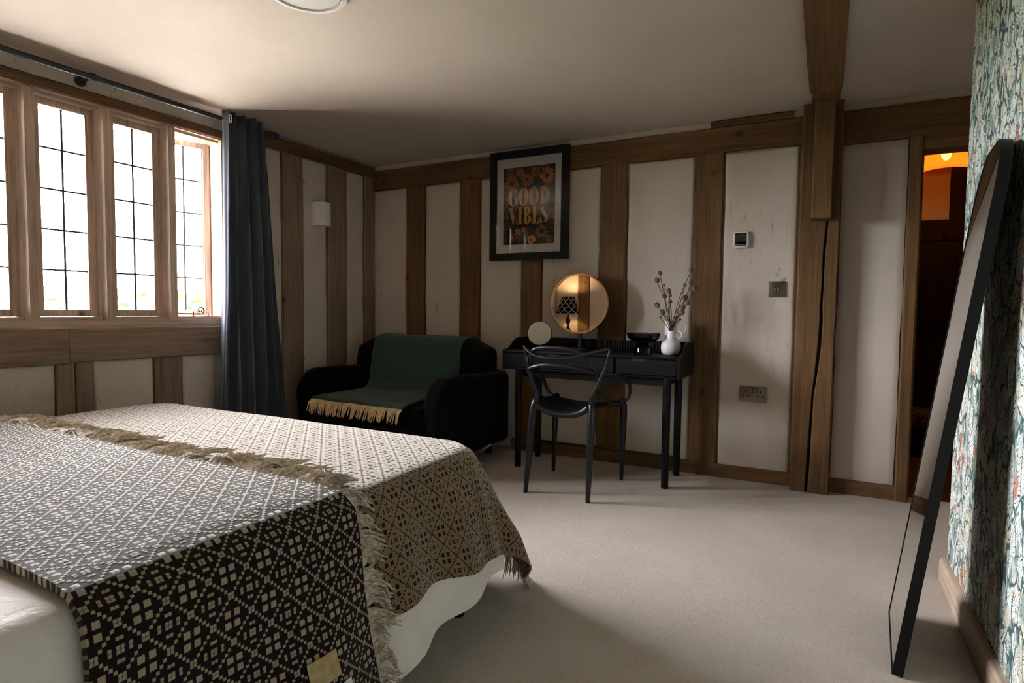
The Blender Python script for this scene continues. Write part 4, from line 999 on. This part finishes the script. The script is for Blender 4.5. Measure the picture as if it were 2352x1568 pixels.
oo, ii = outline(0), outline(.0035); n = len(oo)
mb = MB()
vs = [M3(*p, 0) for p in oo] + [M3(*p, 0) for p in ii] + [M3(*p, .0035) for p in ii] + [M3(*p, MT) for p in oo]
fs = []
for i in range(n):
    j = (i + 1) % n; fs += [(i, j, n + j, n + i), (n + i, n + j, 2 * n + j, 2 * n + i), (i, 3 * n + i, 3 * n + j, j)]
mb.add(vs, fs); mb.build('frame', 'black_frame', fm, smooth=30)
mb = MB(); mb.add([M3(*p, .002) for p in ii], [tuple(range(n))]); mb.build('glass', 'mirror_glass', fm, smooth=0)
mb = MB(); mb.add([M3(*p, .005) for p in ii] + [M3(*p, MT - .002) for p in ii], [tuple(range(n)), tuple(range(2 * n - 1, n - 1, -1))] + [(i, (i + 1) % n, n + (i + 1) % n, n + i) for i in range(n)]); mb.build('backing', 'black_frame', fm, smooth=0)

# ---- bedside table and lamp (seen in the round mirror)
nt_ = thing('bedside_table', (-3.07, -.42, 0), 'dark wooden bedside table by the bed head, under the lamp', 'table')
MB().rbox(-3.27, -2.87, -.62, -.22, .56, .585, .005, 2).build('top', 'black_wood_x', nt_)
MB().box(-3.25, -2.89, -.60, -.24, .42, .56).build('body', 'black_wood_x', nt_, smooth=0)
dd_ = MB().rbox(-3.24, -2.90, -.242, -.226, .43, .55, .003, 2).build('drawer', 'black_wood_x', nt_); MB().lathe([(.006, 0), (.006, .012), (.013, .02), (.008, .026)], (-3.07, -.226, .49), 14, axis=1).build('knob', 'brass', dd_)
for x in (-3.235, -2.905):
    for y in (-.585, -.255): MB().box(x - .015, x + .015, y - .015, y + .015, 0, .42).build('leg', 'black_wood_z', nt_, smooth=0)
LXm, LYm, LZm = -3.06, -.42, .585
lp = thing('table_lamp', (LXm, LYm, LZm), 'lit table lamp with turned black base and black shade with pale lattice', 'lamp')
MB().lathe([(.07, 0), (.07, .015), (.05, .03), (.022, .05), (.018, .09), (.034, .12), (.048, .15), (.034, .185), (.018, .21), (.016, .24), (.03, .27), (.034, .30), (.024, .335), (.014, .36), (.012, .42), (.016, .44), (.006, .45)], (LXm, LYm, LZm), 28).build('base', 'lamp_black', lp, smooth=60)
mb = MB(); N_ = 48; uv = []; vs = []
for i in range(N_ + 1):
    a = 2 * pi * i / N_
    for r_, h in ((.170, .40), (.091, .635)): vs.append((LXm + r_ * cos(a), LYm + r_ * sin(a), LZm + h)); uv.append((i / N_, h / .235))
mb.add(vs, [(2 * i, 2 * i + 2, 2 * i + 3, 2 * i + 1) for i in range(N_)]); mb.uv = uv
o = mb.build('shade', 'ogee_shade_cloth', lp, smooth=60); so = o.modifiers.new('s', 'SOLIDIFY'); so.thickness = .004
mb = MB()
for k in range(3): a = 2 * pi * k / 3; mb.tube([(LXm, LYm, LZm + .445), (LXm + .09 * cos(a), LYm + .09 * sin(a), LZm + .625)], .002, 6)
mb.build('shade_carrier', 'black_metal', lp)
MB().lathe([(.012, 0), (.014, .02), (.028, .05), (.03, .075), (.02, .098), (.004, .105)], (LXm, LYm, LZm + .45), 18).build('bulb', 'bulb_glow', lp)
ld = bpy.data.lights.new('lamp_bulb_light', 'POINT'); ld.energy = 2.4; ld.color = (1.0, .62, .30); ld.shadow_soft_size = .03
lo_ = bpy.data.objects.new('lamp_bulb_light', ld); col.objects.link(lo_); lo_.location = (LXm, LYm, LZm + .585)

# ---- hall pendant and stool
hp = thing('pendant_lamp', (.66, 4.75, 1.97), 'amber glass pendant lamp glowing in the hallway doorway', 'pendant')
MB().lathe([(.128, 0), (.132, .012), (.134, .06), (.128, .11), (.10, .16), (.05, .19), (.02, .20), (.02, .197), (.048, .187), (.097, .157), (.124, .108), (.130, .06), (.128, .014)], (.66, 4.75, 1.955), 48, close=True).build('shade', 'amber_glass', hp, smooth=50)
MB().lathe([(.012, 0), (.025, .02), (.03, .045), (.022, .07), (.012, .085)], (.66, 4.75, 2.03), 18).build('bulb', 'bulb_glow', hp)
MB().lathe([(.018, 0), (.018, .05), (.004, .06)], (.66, 4.75, 2.11), 14).tube([(.66, 4.75, 2.16), (.66, 4.75, 2.302)], .003, 6).build('flex', 'black_metal', hp)
ld = bpy.data.lights.new('pendant_bulb_light', 'POINT'); ld.energy = .9; ld.color = (1.0, .55, .22); ld.shadow_soft_size = .03
lo_ = bpy.data.objects.new('pendant_bulb_light', ld); col.objects.link(lo_); lo_.location = (.66, 4.75, 1.99)
hs = thing('footstool', (.72, 5.2, 0), 'low patterned stool in the dim hallway', 'stool')
MB().rbox(.52, .95, 5.05, 5.36, .20, .33, .03, 3).build('seat', 'hall_stool_cloth', hs)
MB().box(.54, .93, 5.07, 5.34, .06, .20).build('frame', 'dark_door_wood', hs, smooth=0)
for x in (.56, .91):
    for y in (5.09, 5.32): MB().box(x - .02, x + .02, y - .02, y + .02, 0, .06).build('leg', 'dark_door_wood', hs, smooth=0)

struct(MB().box(-160, -19, -150, 150, -4.3, -4.0).build('ground', 'lawn', smooth=0), 'green lawn of the garden far below the window')
struct(MB().box(-19, -3.7, -24, 28, -4.3, -3.98).build('added_terrace', 'bounce_gravel', smooth=0), 'unseen pale gravel added to bounce light up to the ceiling')  # unseen gravel, added and widened to bounce daylight onto the ceiling
# ---- tree outside the window
def tree(loc, h, rx, rz, nleaf, label, seed):
    rr = random.Random(seed); t = thing('garden_tree', loc, label, 'tree', 'trees outside the window')
    x, y, z = loc
    mb = MB(); mb.tube([(x, y, z), (x + .05, y, z + h * .4), (x, y + .08, z + h * .75)], [.16, .12, .06], 8, 3)
    for k in range(6):
        a = rr.random() * 6.28; mb.tube([(x, y, z + h * (.4 + .06 * k)), (x + rx * .6 * cos(a), y + rx * .6 * sin(a), z + h * (.55 + .07 * k))], [.05, .015], 6)
    mb.build('trunk', 'bark', t)
    mb = MB()
    for k in range(nleaf):
        while True:
            p = Vector((rr.uniform(-1, 1), rr.uniform(-1, 1), rr.uniform(-1, 1)))
            if .25 < p.length < 1 and nz(p.x * 3 + seed, p.y * 3, p.z * 3) > -.05: break
        c = Vector((x + p.x * rx, y + p.y * rx, z + h * .75 + p.z * rz)); n_ = Vector((rr.gauss(0, 1), rr.gauss(0, 1), rr.gauss(0, 1))).normalized(); s_ = n_.orthogonal().normalized(); q = n_.cross(s_); L_ = rr.uniform(.06, .11)
        mb.add([c - s_ * L_, c + q * L_ * .5, c + s_ * L_, c - q * L_ * .5], [(0, 1, 2, 3)])
    o = mb.build('foliage', 'leaf_green', t, smooth=0, fix=False); o['kind'] = 'stuff'
tree((-12.5, 3.4, -4.0), 5.6, 1.9, 1.7, 5000, 'leafy green tree outside behind the left window panes', 4)
tree((-17.0, 8.2, -4.5), 5.2, 2.2, 1.3, 4000, 'low pale tree further off outside the middle panes', 9)
hg = MB(); rr = random.Random(21)  # leaf bank added outside to cut the light coming from the horizon
for k in range(14000):
    y_ = rr.uniform(-30, 45); c = Vector((-24 + rr.gauss(0, .5), y_, -4 + rr.random() ** .7 * (5.6 + .5 * nz(y_ * .25, 3)))); n_ = Vector((rr.gauss(0, 1), rr.gauss(0, 1), rr.gauss(0, 1))).normalized(); s_ = n_.orthogonal().normalized() * .28; q = n_.cross(s_) * .7
    hg.add([c - s_, c + q, c + s_, c - q], [(0, 1, 2, 3)])
props(rebase(hg.build('added_hedge', 'leaf_green', None, smooth=0, fix=False)), 'tall bank of green leaves added to block light from the horizon', 'added_hedge')
